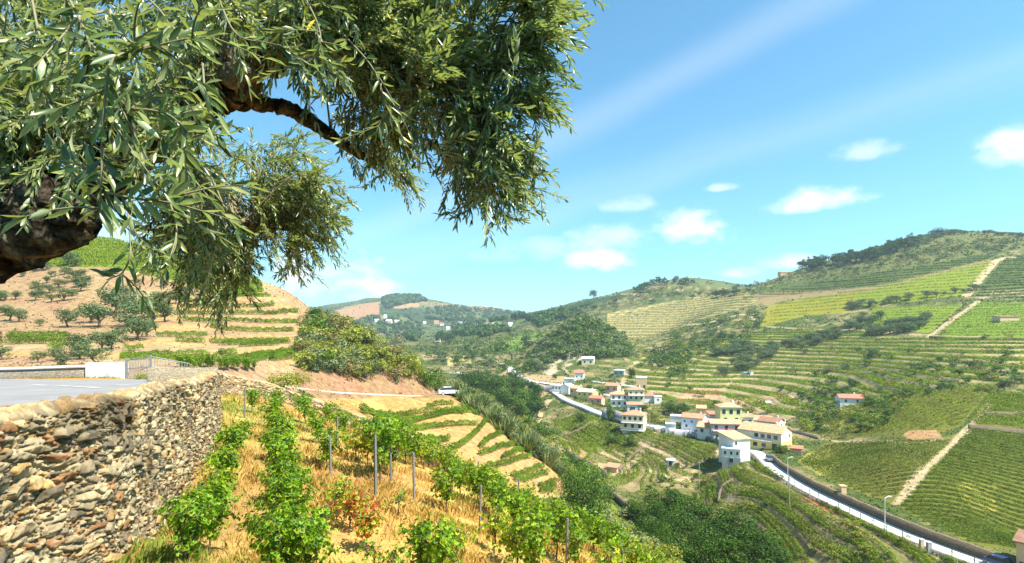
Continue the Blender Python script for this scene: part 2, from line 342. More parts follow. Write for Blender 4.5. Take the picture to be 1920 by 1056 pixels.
paint((.36, .27, .16), region([(985,700),(1060,706),(1062,718),(985,716)], 300, 480))
paint((.38, .25, .16), region([(940,732),(1000,718),(1040,725),(1010,750),(960,745)], 200, 480), .7)
# far mountain
fm = (YY > 900) * 1.0
paint((.12, .145, .06), fm); paint((.28, .2, .12), fm, np.clip(n3 * 2.2 - .1, 0, .8)); paint((.05, .08, .035), fm, np.clip(-n3 * 3 - .2, 0, 1))
paint((.42, .24, .14), region([(600,595),(650,575),(710,566),(712,590),(660,600)], 900, 2600), .8); paint((.42, .27, .16), region([(735,568),(780,566),(790,575),(740,580)], 900, 2600), .8)
paint((.36, .3, .18), region([(905,605),(940,605),(940,618),(905,618)], 900, 2600)); paint((.1, .2, .06), region([(925,590),(945,590),(940,606),(922,604)], 900, 2600))
# terrace risers: bare earth and dry stone
rc = np.where((YY > 900)[..., None], .3, 1.0)
paint((.34, .26, .16), RIS * (GX > 1060) * (YY < 150), .55)
paint((.42, .32, .2), RIS * (YY >= 150) * (GX > 1120) * (YY < 430), np.clip(.75 + n2, 0, 1))
paint((.13, .13, .05), RIS * (YY >= 430), .8)
paint((.40, .26, .11), RIS * (GX < 1120) * (YY < 200), .5)
def stroke(pts, width, col, y0=60, y1=1200, a=.9):
    global BASE
    w = []
    for (x, y) in pts: v = hit(x, y, y0); w.append((v.x, v.y))
    line = catmull(w, 8); x0, x1 = line[:, 0].min() - 20, line[:, 0].max() + 20; ya, yb = line[:, 1].min() - 20, line[:, 1].max() + 20
    m = (XX > x0) & (XX < x1) & (YY > ya) & (YY < yb)
    d, _ = line_dist(XX[m], YY[m], line); mm = np.zeros(ZZ.shape); mm[m] = np.clip((width / 2 + .4 - np.abs(d) + n2[m] * .6) / .5, 0, 1)
    paint(col, mm, a)
for s in [([(1680,945),(1745,868),(1818,800),(1855,755)],1.5,TAN),([(1742,632),(1790,596),(1834,565)],3.5,TAN),([(1812,555),(1840,520),(1868,488)],5,TAN),([(1868,488),(1905,482)],5,TAN),
          ([(1160,885),(1200,845),(1235,812)],4.0,(.40,.31,.22)),([(1356,750),(1358,728),(1378,712),(1404,700)],2.2,TAN),([(1165,722),(1178,695),(1197,676),(1218,664),(1240,655),(1290,648)],2.5,TAN),
          ([(1200,697),(1250,692),(1292,678),(1302,672)],4,(.45,.36,.22)),([(1540,822),(1620,828),(1700,830),(1765,824)],1.4,TAN),([(1300,776),(1380,772),(1440,762),(1490,742)],2.0,TAN),
          ([(1820,803),(1870,806),(1960,812)],1.6,(.3,.22,.16)),([(1850,778),(1870,775),(1960,778)],1.2,TAN),([(1060,812),(1085,808),(1110,790),(1120,795)],2.,TAN),
          ([(1195,842),(1240,848),(1290,872),(1330,860),(1350,845)],2.5,(.40,.31,.2)),([(1210,880),(1270,900),(1310,880)],2,TAN),([(1430,612),(1600,618),(1740,628),(1960,640)],2.2,TAN),
          ([(1030,750),(1010,780),(1000,800)],3.0,TAN),([(1056,690),(1066,700)],1.5,TAN),([(1280,612),(1330,605),(1390,590),(1420,600)],4,TAN),([(1270,628),(1330,618),(1370,604)],3,TAN),
          ([(900,652),(960,640),(1010,636)],2.5,TAN),([(1360,900),(1380,920),(1345,960)],2,TAN),([(1110,555),(1200,552),(1280,545)],5,TAN)]:
    stroke(*s)
paint((.34, .15, .08), region([(1470,900),(1505,903),(1560,935),(1650,975),(1640,985),(1560,965),(1490,930)], 60, 160), np.clip(.7 + n2 * 2, 0, 1)); paint((.30, .20, .12), region([(1400,975),(1440,985),(1430,1005),(1390,1000)], 60, 160))
paint((.36, .35, .33), RDM * 1.0)

# ------------------------------------------------------------------ materials
def mat(name, base, rough=.8, noise=None, bump=None, vc=None, spec=.3, metal=0):
    m = bpy.data.materials.new(name); m.use_nodes = True; nt = m.node_tree; N = nt.nodes; L = nt.links
    b = N['Principled BSDF']; b.inputs['Roughness'].default_value = rough; b.inputs['Specular IOR Level'].default_value = spec; b.inputs['Metallic'].default_value = metal
    b.inputs['Base Color'].default_value = (*base, 1)
    tc = N.new('ShaderNodeTexCoord'); src = None
    if vc:
        a = N.new('ShaderNodeVertexColor'); a.layer_name = vc; src = a.outputs[0]
    if noise:
        sc, lo, hi, det = noise
        nz = N.new('ShaderNodeTexNoise'); nz.inputs['Scale'].default_value = sc; nz.inputs['Detail'].default_value = det; nz.inputs['Roughness'].default_value = .72
        L.new(tc.outputs['Object'], nz.inputs[0])
        mr = N.new('ShaderNodeMapRange'); L.new(nz.outputs[0], mr.inputs[0]); mr.inputs[1].default_value = .3; mr.inputs[2].default_value = .7; mr.inputs[3].default_value = lo; mr.inputs[4].default_value = hi
        mx = N.new('ShaderNodeMix'); mx.data_type = 'RGBA'; mx.blend_type = 'MULTIPLY'; mx.inputs[0].default_value = 1
        if src: L.new(src, mx.inputs[6])
        else: mx.inputs[6].default_value = (*base, 1)
        L.new(mr.outputs[0], mx.inputs[7]); src = mx.outputs[2]
    if src: L.new(src, b.inputs['Base Color'])
    if bump:
        sc, dist_, st = bump
        nb = N.new('ShaderNodeTexNoise'); nb.inputs['Scale'].default_value = sc; nb.inputs['Detail'].default_value = 8; nb.inputs['Roughness'].default_value = .7
        L.new(tc.outputs['Object'], nb.inputs[0]); bp = N.new('ShaderNodeBump'); bp.inputs['Distance'].default_value = dist_; bp.inputs['Strength'].default_value = st
        L.new(nb.outputs[0], bp.inputs['Height']); L.new(bp.outputs[0], b.inputs['Normal'])
    return m
def leafmat(name, rough=.5, trans=.35, spec=.3, under=None, gain=1.0):
    """foliage: colour per leaf from the mesh, light passing through, optional pale underside"""
    m = bpy.data.materials.new(name); m.use_nodes = True; nt = m.node_tree; N = nt.nodes; L = nt.links
    b = N['Principled BSDF']; b.inputs['Roughness'].default_value = rough; b.inputs['Specular IOR Level'].default_value = spec
    a = N.new('ShaderNodeVertexColor'); a.layer_name = 'c'; src = a.outputs[0]
    if under:
        ge = N.new('ShaderNodeNewGeometry'); mx = N.new('ShaderNodeMix'); mx.data_type = 'RGBA'
        mu = N.new('ShaderNodeMix'); mu.data_type = 'RGBA'; mu.inputs[0].default_value = .75; L.new(src, mu.inputs[6]); mu.inputs[7].default_value = (*under, 1)
        L.new(ge.outputs['Backfacing'], mx.inputs[0]); L.new(src, mx.inputs[6]); L.new(mu.outputs[2], mx.inputs[7]); src = mx.outputs[2]
    L.new(src, b.inputs['Base Color'])
    t = N.new('ShaderNodeBsdfTranslucent'); tm = N.new('ShaderNodeMix'); tm.data_type = 'RGBA'; tm.blend_type = 'MULTIPLY'; tm.inputs[0].default_value = 1
    L.new(src, tm.inputs[6]); tm.inputs[7].default_value = (1.35, 1.5, .5, 1); L.new(tm.outputs[2], t.inputs[0])
    ms = N.new('ShaderNodeMixShader'); ms.inputs[0].default_value = trans
    L.new(b.outputs[0], ms.inputs[1]); L.new(t.outputs[0], ms.inputs[2]); L.new(ms.outputs[0], N['Material Output'].inputs[0])
    return m
M = {}
M['ground'] = mat('ground', (.2, .2, .1), .95, (.9, .48, 1.5, 11), (3.0, .12, .8), vc='c', spec=.1)
M['leaf'] = leafmat('leaf', .7, .2, .06)
M['bark'] = mat('bark', (.11, .085, .06), .9, (14, .4, 1.6, 8), (30, .02, 1))
M['asphalt'] = mat('asphalt', (.215, .205, .195), .85, (.7, .78, 1.2, 11), (60, .004, .5))
M['concrete'] = mat('concrete', (.36, .34, .30), .9, (4, .75, 1.2, 8))

# ------------------------------------------------------------------ mesh plumbing
def mesh_np(name, verts, faces, mats, colors=None, smooth=False):
    """verts (n,3); faces (m,k) equal-sided"""
    me = bpy.data.meshes.new(name); verts = np.asarray(verts, np.float32); faces = np.asarray(faces, np.int32); k = faces.shape[1]
    me.vertices.add(len(verts)); me.vertices.foreach_set('co', verts.ravel())
    me.loops.add(faces.size); me.loops.foreach_set('vertex_index', faces.ravel())
    me.polygons.add(len(faces)); me.polygons.foreach_set('loop_start', np.arange(0, faces.size, k, dtype=np.int32))
    if smooth: me.polygons.foreach_set('use_smooth', np.ones(len(faces), bool))
    me.update()
    if colors is not None:
        ca = me.color_attributes.new('c', 'FLOAT_COLOR', 'POINT'); c = np.ones((len(verts), 4), np.float32); c[:, :3] = colors; ca.data.foreach_set('color', c.ravel())
    for m in (mats if isinstance(mats, (list, tuple)) else [mats]): me.materials.append(m)
    return me
def link(name, me, parent=None, loc=(0, 0, 0), rz=0, label=None, cat=None, group=None, kind=None, scale=None):
    o = bpy.data.objects.new(name, me); COL.objects.link(o); o.location = loc; o.rotation_euler = (0, 0, rz)
    if scale is not None: o.scale = scale if hasattr(scale, '__len__') else (scale,) * 3
    if parent: o.parent = parent
    if label: o['label'] = label
    if cat: o['category'] = cat
    if group: o['group'] = group
    if kind: o['kind'] = kind
    return o
def copy_tree(o, parent=None):
    c = o.copy(); COL.objects.link(c); c.parent = parent
    for ch in list(o.children): copy_tree(ch, c)
    return c
idx = np.arange(NX * NY).reshape(NX, NY)
quads = np.stack([idx[:-1, :-1], idx[1:, :-1], idx[1:, 1:], idx[:-1, 1:]], -1).reshape(-1, 4)
lum = BASE.mean(-1, keepdims=True); far_ = (YY > 44)[..., None]; BASE = np.where(far_, np.clip(lum + (BASE - lum) * 1.12, .01, 1) * np.where(BASE[..., 1:2] > BASE[..., 0:1] * .95, .8, .84) * np.array([1, 1, .93]), BASE)
co = np.stack([XX, YY, ZZ], -1).reshape(-1, 3)
g = link('ground', mesh_np('ground', co, quads, M['ground'], BASE.reshape(-1, 3), smooth=True), kind='structure')
# ------------------------------------------------------------------ foliage geometry
def basis(nrm, spin):
    n = nrm / np.maximum(np.linalg.norm(nrm, axis=1, keepdims=True), 1e-6)
    a = np.where(np.abs(n[:, 2:3]) < .9, np.array([[0, 0, 1.]]), np.array([[1., 0, 0]]))
    u = np.cross(n, a); u /= np.linalg.norm(u, axis=1, keepdims=True); v = np.cross(n, u)
    c = np.cos(spin)[:, None]; s = np.sin(spin)[:, None]
    return n, u * c + v * s, v * c - u * s
def leaf_quads(P_, size, nrm, rg, asp=.62):
    n = len(P_); size = np.broadcast_to(size, (n,))[:, None]
    nn, u, v = basis(nrm, rg.random(n) * 6.283)
    V = np.stack([P_ + u * size * .5, P_ + v * size * .5 * asp + nn * size * .06, P_ - u * size * .5, P_ - v * size * .5 * asp + nn * size * .06], 1).reshape(-1, 3)
    return V, np.arange(n * 4).reshape(-1, 4)
def jitcol(cols, n, rg, var=.25, p=None):
    c = np.array(cols, float)[rg.choice(len(cols), n, p=p)]
    return c * (1 + (rg.random((n, 1)) - .5) * 2 * var) * (1 + (rg.random((n, 3)) - .5) * .16)
def tube(pts, rad, k=6):
    """tapered tube through pts -> verts, quads"""
    pts = np.asarray(pts, float); n = len(pts); rad = np.broadcast_to(rad, (n,))
    t = np.gradient(pts, axis=0); t /= np.maximum(np.linalg.norm(t, axis=1, keepdims=True), 1e-9)
    a = np.where(np.abs(t[:, 2:3]) < .95, np.array([[0, 0, 1.]]), np.array([[1., 0, 0]]))
    u = np.cross(t, a); u /= np.linalg.norm(u, axis=1, keepdims=True); v = np.cross(t, u)
    an = np.arange(k) / k * 2 * math.pi
    V = (pts[:, None] + rad[:, None, None] * (np.cos(an)[None, :, None] * u[:, None] + np.sin(an)[None, :, None] * v[:, None])).reshape(-1, 3)
    i = np.arange(n - 1)[:, None] * k; j = np.arange(k)[None]; j2 = (j + 1) % k
    Fq = np.stack([i + j, i + j2, i + k + j2, i + k + j], -1).reshape(-1, 4)
    return V, Fq
def merge(parts):
    V = []; Fc = []; C = []; o = 0
    for p in parts:
        V.append(p[0]); Fc.append(p[1] + o); o += len(p[0])
        if len(p) > 2: C.append(p[2])
    return np.concatenate(V), np.concatenate(Fc), (np.concatenate(C) if C else None)

def crown(rg, n, size, cols, blobs=10, base=.25, flat=1.0, p=None, spread=.36, gap=.35):
    """leaf clumps over a lumpy volume, unit height and width"""
    th = rg.random(blobs) * 6.283; r = np.sqrt(rg.random(blobs)) * spread
    z = base + (1 - base) * (.2 + .62 * rg.random(blobs)); r *= np.clip(1.35 - np.abs(z - .55) * 1.4, .4, 1.1)
    cen = np.stack([np.cos(th) * r, np.sin(th) * r, z], 1); R = .13 + .12 * rg.random(blobs)
    b = rg.choice(blobs, n, p=R ** 2 / (R ** 2).sum()); d = rg.normal(size=(n, 3)); d /= np.linalg.norm(d, axis=1, keepdims=True)
    rad = R[b] * (1 - gap * rg.random(n) ** 2) * (1 + .12 * rg.normal(size=n))
    Pp = cen[b] + d * rad[:, None] * np.array([1.15, 1.15, .9 * flat]); nrm = d + rg.normal(size=(n, 3)) * .32 + np.array([0, 0, .2])
    V, Q = leaf_quads(Pp, size * (.7 + .6 * rg.random(n)), nrm, rg)
    clump = 1 + .22 * np.sin(b * 2.4)
    C = np.repeat(jitcol(cols, n, rg, .28, p) * clump[:, None], 4, 0)
    return V, Q, C
def trunk_mesh(rg, h, r, limbs=4, lean=.08):
    parts = []; top = np.array([lean * rg.normal(), lean * rg.normal(), h])
    mid = top * .5 + rg.normal(size=3) * [.03, .03, 0]
    parts.append(tube([[0, 0, -.06], [0, 0, .02], mid, top], [r * 1.3, r * 1.1, r * .85, r * .6]))
    for i in range(limbs):
        a = 6.283 * (i + rg.random() * .6) / limbs; e = top + np.array([math.cos(a) * .26, math.sin(a) * .26, .16 + .25 * rg.random()])
        parts.append(tube([top * .92, (top + e) / 2 + [0, 0, .03], e], [r * .5, r * .35, r * .12], 5))
    return merge(parts)[:2]

OLV = [(.10, .145, .06), (.135, .18, .085), (.07, .105, .045)]
DKG = [(.045, .09, .018), (.07, .13, .022), (.03, .06, .014)]
MDG = [(.085, .15, .02), (.125, .20, .028), (.06, .105, .02)]
YLG = [(.21, .235, .03), (.16, .19, .025), (.28, .27, .05)]
GRY = [(.18, .21, .085), (.14, .17, .07), (.23, .25, .11)]
BRN = [(.20, .17, .06), (.15, .15, .04), (.25, .19, .08)]
PROTO = {}
def tree_proto(kind, key, n, size, cols, th=.3, tr=.05, seed=0, **kw):
    rg = np.random.default_rng(seed); V, Q, C = crown(rg, n, size, cols, **kw)
    cm = mesh_np('crown', V, Q, M['leaf'], C); tm = None
    if th: tv, tf = trunk_mesh(rg, th, tr); tm = mesh_np('trunk', tv, tf, M['bark'], smooth=True)
    PROTO.setdefault((kind, key), []).append((cm, tm, V, Q, C))
for s in range(3):
    tree_proto('olive_tree', 'far', 1000, .075, OLV, .28, .05, s, base=.2, blobs=11)
    tree_proto('shrub', 'grey', 520, .095, GRY, 0, seed=10 + s, base=0, blobs=9)
    tree_proto('shrub', 'dense', 2600, .05, YLG, 0, seed=110 + s, base=0, blobs=12)
    tree_proto('shrub', 'green', 520, .095, MDG, 0, seed=20 + s, base=0, blobs=9)
    tree_proto('shrub', 'yellow', 520, .095, YLG, 0, seed=30 + s, base=0, blobs=9)
    tree_proto('shrub', 'dark', 520, .095, DKG, 0, seed=40 + s, base=0, blobs=9)
    tree_proto('shrub', 'brown', 520, .095, BRN, 0, seed=45 + s, base=0, blobs=9)
    tree_proto('shrub', 'olive', 520, .095, OLV, 0, seed=47 + s, base=0, blobs=9)
    tree_proto('broadleaf_tree', 'dark', 1500, .07, DKG, .3, .035, 50 + s, base=.1, blobs=14)
    tree_proto('broadleaf_tree', 'green', 1500, .07, MDG, .3, .035, 60 + s, base=.1, blobs=14)
    tree_proto('broadleaf_tree', 'big', 9000, .03, DKG + MDG, .3, .03, 80 + s, base=.02, blobs=30, spread=.38, gap=.3)
    tree_proto('broadleaf_tree', 'bigdark', 7000, .036, [(.028, .062, .008), (.05, .10, .012), (.018, .04, .006), (.075,.14,.016)], .3, .03, 100 + s, base=.02, blobs=13, spread=.36, gap=.25)
    tree_proto('pine_tree', 'far', 700, .09, DKG, .45, .03, 70 + s, base=.35, blobs=9, flat=.7)
    tree_proto('broadleaf_tree', 'bright', 1500, .07, YLG, .3, .035, 90 + s, base=.1, blobs=12)
PLANTS = []      # (kind, key, position, width, height, label, category, group)
def plant(kind, key, p, w, h, label, cat, group): PLANTS.append((kind, key, p, w, h, label, cat, group))
def plant_px(kind, key, px, py, wpx, hpx, label, cat, group, y0=40):
    p = hit(px, py, y0); k = p.y / F; plant(kind, key, p, wpx * k, hpx * k, label, cat, group)
def scatter(kind, keys, poly, n, w, h, label, cat, group, y0=40, y1=1500, sp=0.0):
    xs = [a[0] for a in poly]; ys = [a[1] for a in poly]; done = []; t = 0
    while len(done) < n and t < n * 30:
        t += 1; x = random.uniform(min(xs), max(xs)); y = random.uniform(min(ys), max(ys))
        if not inpoly(np.array(x), np.array(y), poly): continue
        p = hit(x, y, y0, y1)
        if abs(HOR - p.z / p.y * F - y) > 6: continue
        if any((p.x - q.x) ** 2 + (p.y - q.y) ** 2 < (sp * w) ** 2 for q in done): continue
        done.append(p); f = random.uniform(.65, 1.35)
        plant(kind, random.choice(keys), p, w * f * random.uniform(.9, 1.15), h * f, label, cat, group)
# --- left hill olives
OL = 'rounded grey green olive tree on the dry slope above the road'
for (x, y, w) in [(128,614,42),(185,614,56),(170,606,40),(20,602,36),(35,604,30),(75,612,18),(150,668,52),(190,658,46),(210,655,40),(240,614,60),(255,603,60),(218,590,60),(232,570,44),(225,642,36),(258,637,52),(275,632,40),
                  (72,680,28),(105,676,30),(115,684,25),(150,674,40),(178,682,36),(30,562,20),(65,564,25),(97,567,20),(10,564,18),(92,550,22),(110,540,22),(66,541,18),(88,531,16),(80,508,26),(130,498,36),
                  (142,500,20),(150,522,22),(160,536,24),(152,547,26),(138,555,17),(200,567,18),(45,592,12),(122,515,20),(98,520,16),(10,592,20),(290,598,50),(310,604,40),(300,575,36),(330,570,30),(345,560,30),(4,675,30)]:
    plant_px('olive_tree', 'far', x, y, w, w * .82, OL, 'olive tree', 'olive trees on the left hillside')
scatter('olive_tree', ['far'], [(-300,500),(60,500),(120,500),(230,500),(300,560),(120,575),(-300,600)], 34, 3.2, 2.6, OL, 'olive tree', 'olive trees on the left hillside', 60, 230, 1.2)
scatter('shrub', ['olive','brown'], [(-300,470),(200,500),(560,580),(560,690),(-300,690)], 50, 1.2, .9, 'low scrub bush on the dry terraces of the left hillside', 'shrub', 'bushes on the left hillside', 60, 230, 1)
# --- knoll
KN = [(578,600),(600,590),(650,612),(700,640),(760,665),(832,715),(836,738),(780,712),(700,712),(570,697),(568,640)]
scatter('shrub', ['grey','yellow','yellow','brown','olive','grey'], KN, 175, 4.0, 3.4, 'bushy shrub in the mixed thicket on the knoll beside the road', 'shrub', 'shrubs on the near knoll', 80, 170, .35)
for (x, y, w, h, k) in [(600,640,50,60,'green'),(585,612,35,40,'dark'),(690,640,34,36,'brown'),(722,652,20,32,'dark'),(745,664,26,40,'brown'),(778,690,26,40,'dark'),(820,735,34,52,'green'),(800,728,36,50,'green'),(745,722,16,24,'grey'),
                     (640,640,56,56,'brown'),(675,660,56,56,'yellow'),(610,690,46,46,'green'),(720,690,50,46,'yellow'),(650,695,44,34,'grey'),(762,705,50,44,'yellow')]:
    plant_px('shrub', k, x, y, w, h, 'tall dense shrub on the knoll beside the road', 'shrub', 'tall shrubs on the near knoll', 80)
plant_px('shrub', 'dense', 543, 733, 66, 50, 'yellow green round bush behind the stone wall corner', 'shrub', None, 36)
# --- valley wood, creek
scatter('broadleaf_tree', ['dark','green','dark'], [(860,715),(930,722),(1010,740),(1010,790),(960,785),(900,745),(868,735)], 44, 8, 8.5, 'dark leafy tree in the creek wood left of the village', 'tree', 'trees of the creek wood', 140, 330, .55)
scatter('shrub', ['green','dark','yellow'], [(930,745),(1010,790),(1060,860),(1130,900),(1150,940),(1100,930),(1000,850)], 60, 4, 3.6, 'green bush along the creek below the village', 'shrub', 'bushes along the creek', 90, 260, .6)
plant_px('broadleaf_tree', 'big', 1092, 972, 112, 108, 'large rounded green tree at the foot of the terraces', 'tree', None, 60)
for (x, y, w, h) in [(1205,985,75,62),(1245,972,75,58),(1285,985,90,66),(1325,1015,100,76),(1365,1045,110,84),(1235,1015,80,64),(1285,1050,110,88),(1410,1075,110,80),(1335,1090,110,90),(1265,960,60,40),(1225,1040,80,60),(1450,1098,90,66)]:
    plant_px('broadleaf_tree', 'bigdark', x, y, w, h, 'dense dark green tree on the creek bank in the lower middle', 'tree', 'dense trees on the creek bank', 55)
for (x, y, w, h) in [(1128,985,46,40),(1160,1003,44,36),(1195,1030,50,40),(1110,975,40,40),(1175,975,40,30)]:
    plant_px('shrub', 'grey', x, y, w, h, 'grey green willow bush on the grass slope beside the large tree', 'shrub', 'willow bushes beside the large tree', 45)
scatter('shrub', ['olive','dark','brown','green'], [(1520,700),(1900,650),(1920,740),(1850,735),(1660,745),(1560,735)], 60, 3.4, 2.6, 'bush on the broken terraces above the yellowish vines', 'shrub', 'bushes above the yellowish vines', 170, 420, .7)
scatter('shrub', ['grey','yellow'], [(1160,980),(1290,1050),(1180,1056)], 16, 1.6, 1.3, 'low bush on the bright grass slope', 'shrub', 'low bushes on the grass slope', 42, 110, .7)
# --- upstream
scatter('shrub', ['grey','dark','olive','green'], [(790,640),(900,640),(1000,600),(1110,570),(1130,590),(1010,640),(960,700),(870,700),(800,670)], 150, 9, 7, 'bush on the slopes upstream of the village', 'shrub', 'bushes upstream of the village', 280, 1300, .6)
for (x, y, w, h) in [(826,641,20,26),(842,643,26,24),(820,643,14,18),(990,652,18,14),(985,643,20,14),(950,655,14,12)]:
    plant_px('broadleaf_tree', 'dark', x, y, w, h, 'tall dark tree beside the small white farmhouse upstream', 'tree', 'trees by the upstream farmhouse', 300)
scatter('shrub', ['green','dark'], [(935,690),(985,690),(1000,705),(960,720),(930,712)], 26, 6, 5, 'bush between the two branches of the upstream road', 'shrub', 'bushes between the upstream roads', 300, 600, .5)
# --- wooded knoll
scatter('shrub', ['green','olive','dark','green','grey'], [(985,690),(1000,655),(1050,620),(1110,597),(1140,600),(1180,655),(1180,670),(1110,672),(1050,672),(1020,695)], 330, 8, 6.5, 'evergreen bush covering the wooded knoll above the village', 'shrub', 'bushes on the wooded knoll', 330, 640, .38)
# --- slopes above the village
scatter('shrub', ['dark','green','olive','yellow'], [(1190,668),(1280,625),(1420,575),(1440,600),(1400,640),(1330,660),(1240,690)], 120, 7, 5, 'scrub bush on the slope above the village paths', 'shrub', 'scrub above the village', 300, 800, .5)
scatter('shrub', ['green','dark'], [(1195,690),(1215,672),(1290,668),(1295,682),(1240,690)], 30, 7, 5, 'dense green bush below the sandy path', 'shrub', 'bushes below the sandy path', 280, 600, .45)
scatter('shrub', ['green','dark'], [(1248,712),(1262,696),(1292,692),(1290,705)], 12, 6, 4.5, 'dense green bush above the reddish plot', 'shrub', 'bushes above the reddish plot', 280, 500, .5)
ob = 'grey green olive tree in the groves across the right hillside'
for band in [[(1480,652),(1530,628),(1650,588),(1660,596),(1560,640),(1500,658)], [(1340,702),(1400,668),(1465,640),(1480,650),(1420,690),(1350,712)], [(1620,630),(1660,612),(1740,600),(1745,612),(1690,628)],
             [(1340,668),(1380,650),(1420,655),(1400,668)], [(1590,575),(1650,570),(1830,548),(1850,540),(1700,565),(1600,582)]]:
    scatter('olive_tree', ['far'], band, 30, 7, 5, ob, 'olive tree', 'olive trees on the right hillside', 230, 700, .6)
for (x, y, w, h) in [(1640,672,28,22),(1625,668,20,16),(1700,624,30,14),(1620,690,22,16),(1585,695,24,16),(1720,695,26,18),(1740,690,20,14),(1830,690,36,18),(1860,700,34,16),(1895,718,44,16),(1800,705,24,18),(1560,720,26,18),(1600,725,30,22),(1530,728,22,16),
                     (1500,745,20,14),(1485,700,20,14),(1545,700,30,12),(1510,640,22,12),(1390,695,20,12),(1775,725,40,18),(1700,745,26,20),(1740,740,24,16),(1535,742,24,18),(1850,712,30,16)]:
    plant_px('shrub', 'olive' if x % 2 else 'dark', x, y, w, h, 'olive grey bush between the green terraces of the right hillside', 'shrub', 'bushes between the right hand terraces', 120)
scatter('shrub', ['yellow','green','green','dark'], [(1490,760),(1560,735),(1640,745),(1720,750),(1650,805),(1560,822),(1500,812)], 85, 4, 3, 'bright green bush in the thicket right of the village', 'shrub', 'thicket right of the village', 150, 330, .5)
scatter('shrub', ['dark','olive','brown','green'], [(1490,505),(1700,452),(1930,447),(1930,470),(1885,470),(1500,532)], 150, 8, 5, 'scrub bush on the upper slope under the right skyline', 'shrub', 'scrub under the right skyline', 380, 900, .5)
scatter('shrub', ['dark','olive','brown'], [(1120,560),(1200,548),(1290,528),(1400,535),(1480,520),(1390,552),(1250,565),(1150,580)], 60, 10, 6, 'scrub bush on the middle skyline slope', 'shrub', 'scrub on the middle skyline slope', 500, 1300, .5)
scatter('shrub', ['dark','green','brown','yellow'], [(1180,640),(1920,560),(1920,735),(1500,800),(1250,760)], 75, 4.5, 3.2, 'small bush on a terrace edge of the right hillside', 'shrub', 'small bushes on the terrace edges', 160, 600, 1)
scatter('shrub', ['green','dark','yellow'], [(1040,780),(1330,840),(1400,880),(1330,960),(1150,900)], 40, 2.2, 1.8, 'garden bush among the stone plots below the village', 'shrub', 'garden bushes below the village', 110, 300, 1)
scatter('shrub', ['green','yellow'], [(1300,900),(1500,930),(1800,1056),(1400,1056)], 30, 2, 1.5, 'bush on the terraces below the white road', 'shrub', 'bushes below the white road', 60, 150, 1)
# --- ridge trees
def along(pts, n, kind, keys, w, h, label, cat, group, jx_=4, jy_=2, y0=300):
    c = catmull(pts, 20)
    for i in range(n):
        q = c[random.randrange(len(c))]; plant_px(kind, random.choice(keys), q[0] + random.gauss(0, jx_), q[1] + abs(random.gauss(0, jy_)), w * random.uniform(.7, 1.3), h * random.uniform(.7, 1.3), label, cat, group, y0)
along([(1520,502),(1560,494),(1600,490),(1640,480),(1680,466),(1712,456)], 70, 'pine_tree', ['far'], 18, 19, 'dark tree in the line of trees along the right skyline', 'tree', 'trees along the right skyline', 6, 4)
along([(1188,546),(1215,536),(1245,530),(1290,531)], 34, 'pine_tree', ['far'], 11, 11, 'dark tree in the small wood on the middle skyline', 'tree', 'trees on the middle skyline', 5, 4)
along([(1720,452),(1780,440),(1850,440),(1930,444)], 30, 'olive_tree', ['far'], 13, 8, 'small tree dotted along the hilltop at far right', 'tree', 'trees along the far right hilltop', 8, 1)
plant_px('olive_tree', 'far', 1790, 441, 16, 12, 'single rounded tree standing out on the far right hilltop', 'tree', None, 300)
plant_px('broadleaf_tree', 'dark', 1757, 442, 34, 14, 'broad dark tree on the summit of the right hill', 'tree', None, 300)
plant_px('broadleaf_tree', 'dark', 1112, 559, 15, 17, 'lone dark tree on the skyline in the middle distance', 'tree', None, 700)
along([(1340,556),(1365,553),(1400,548)], 14, 'pine_tree', ['far'], 14, 12, 'dark tree in the row above the straw coloured terraces', 'tree', 'trees above the straw terraces', 4, 2)
along([(990,600),(1040,588),(1090,578),(1160,565)], 40, 'shrub', ['dark'], 12, 8, 'dark bush below the middle skyline', 'shrub', 'bushes below the middle skyline', 8, 5, 700)
# --- village trees
for (x, y, w, h, k, lb) in [(1250,773,24,22,'green','round green tree right of the small red roofed house'),(1262,780,34,26,'dark','dark bushy tree in the gully behind the village'),(1282,775,30,20,'dark','dark spreading tree behind the blue and white house'),
    (1228,797,24,26,'bright','bright green tree beside the road past the balcony villa'),(1145,790,22,34,'green','slender green tree left of the balcony villa'),(1182,838,24,30,'green','green tree in front of the balcony villa'),(1150,835,30,30,'green','leafy tree on the terrace below the balcony villa'),
    (1205,772,24,16,'dark','dark round tree below the row of houses'),(1127,757,14,12,'green','small tree at the bend by the upper houses'),(1088,790,16,16,'dark','dark green tree on the terrace below the upper houses'),(1272,805,16,14,'bright','lime green bush by the blue and white house'),
    (1185,715,13,32,'dark','tall dark cypress tree beside the pale concrete house'),(1343,765,18,16,'green','green tree behind the three storey yellow house'),(1120,742,34,18,'green','green tree clump behind the yellow row of houses'),(1108,735,26,16,'green','green tree left of the pink house'),
    (1365,828,16,10,'green','green shrub in front of the long yellow building'),(1380,822,14,10,'dark','dark shrub by the road below the three storey house'),(1470,850,30,18,'green','green thicket right of the long yellow building'),(1040,712,10,12,'dark','small dark tree at the end of the retaining wall'),
    (1070,718,22,10,'green','green hedge below the small white house'),(1345,822,10,10,'dark','dark garden tree above the white corner house'),(1480,835,24,14,'bright','bright bush beside the end gable')]:
    plant_px('broadleaf_tree', k, x, y, w, h, lb, 'tree', None, 110)

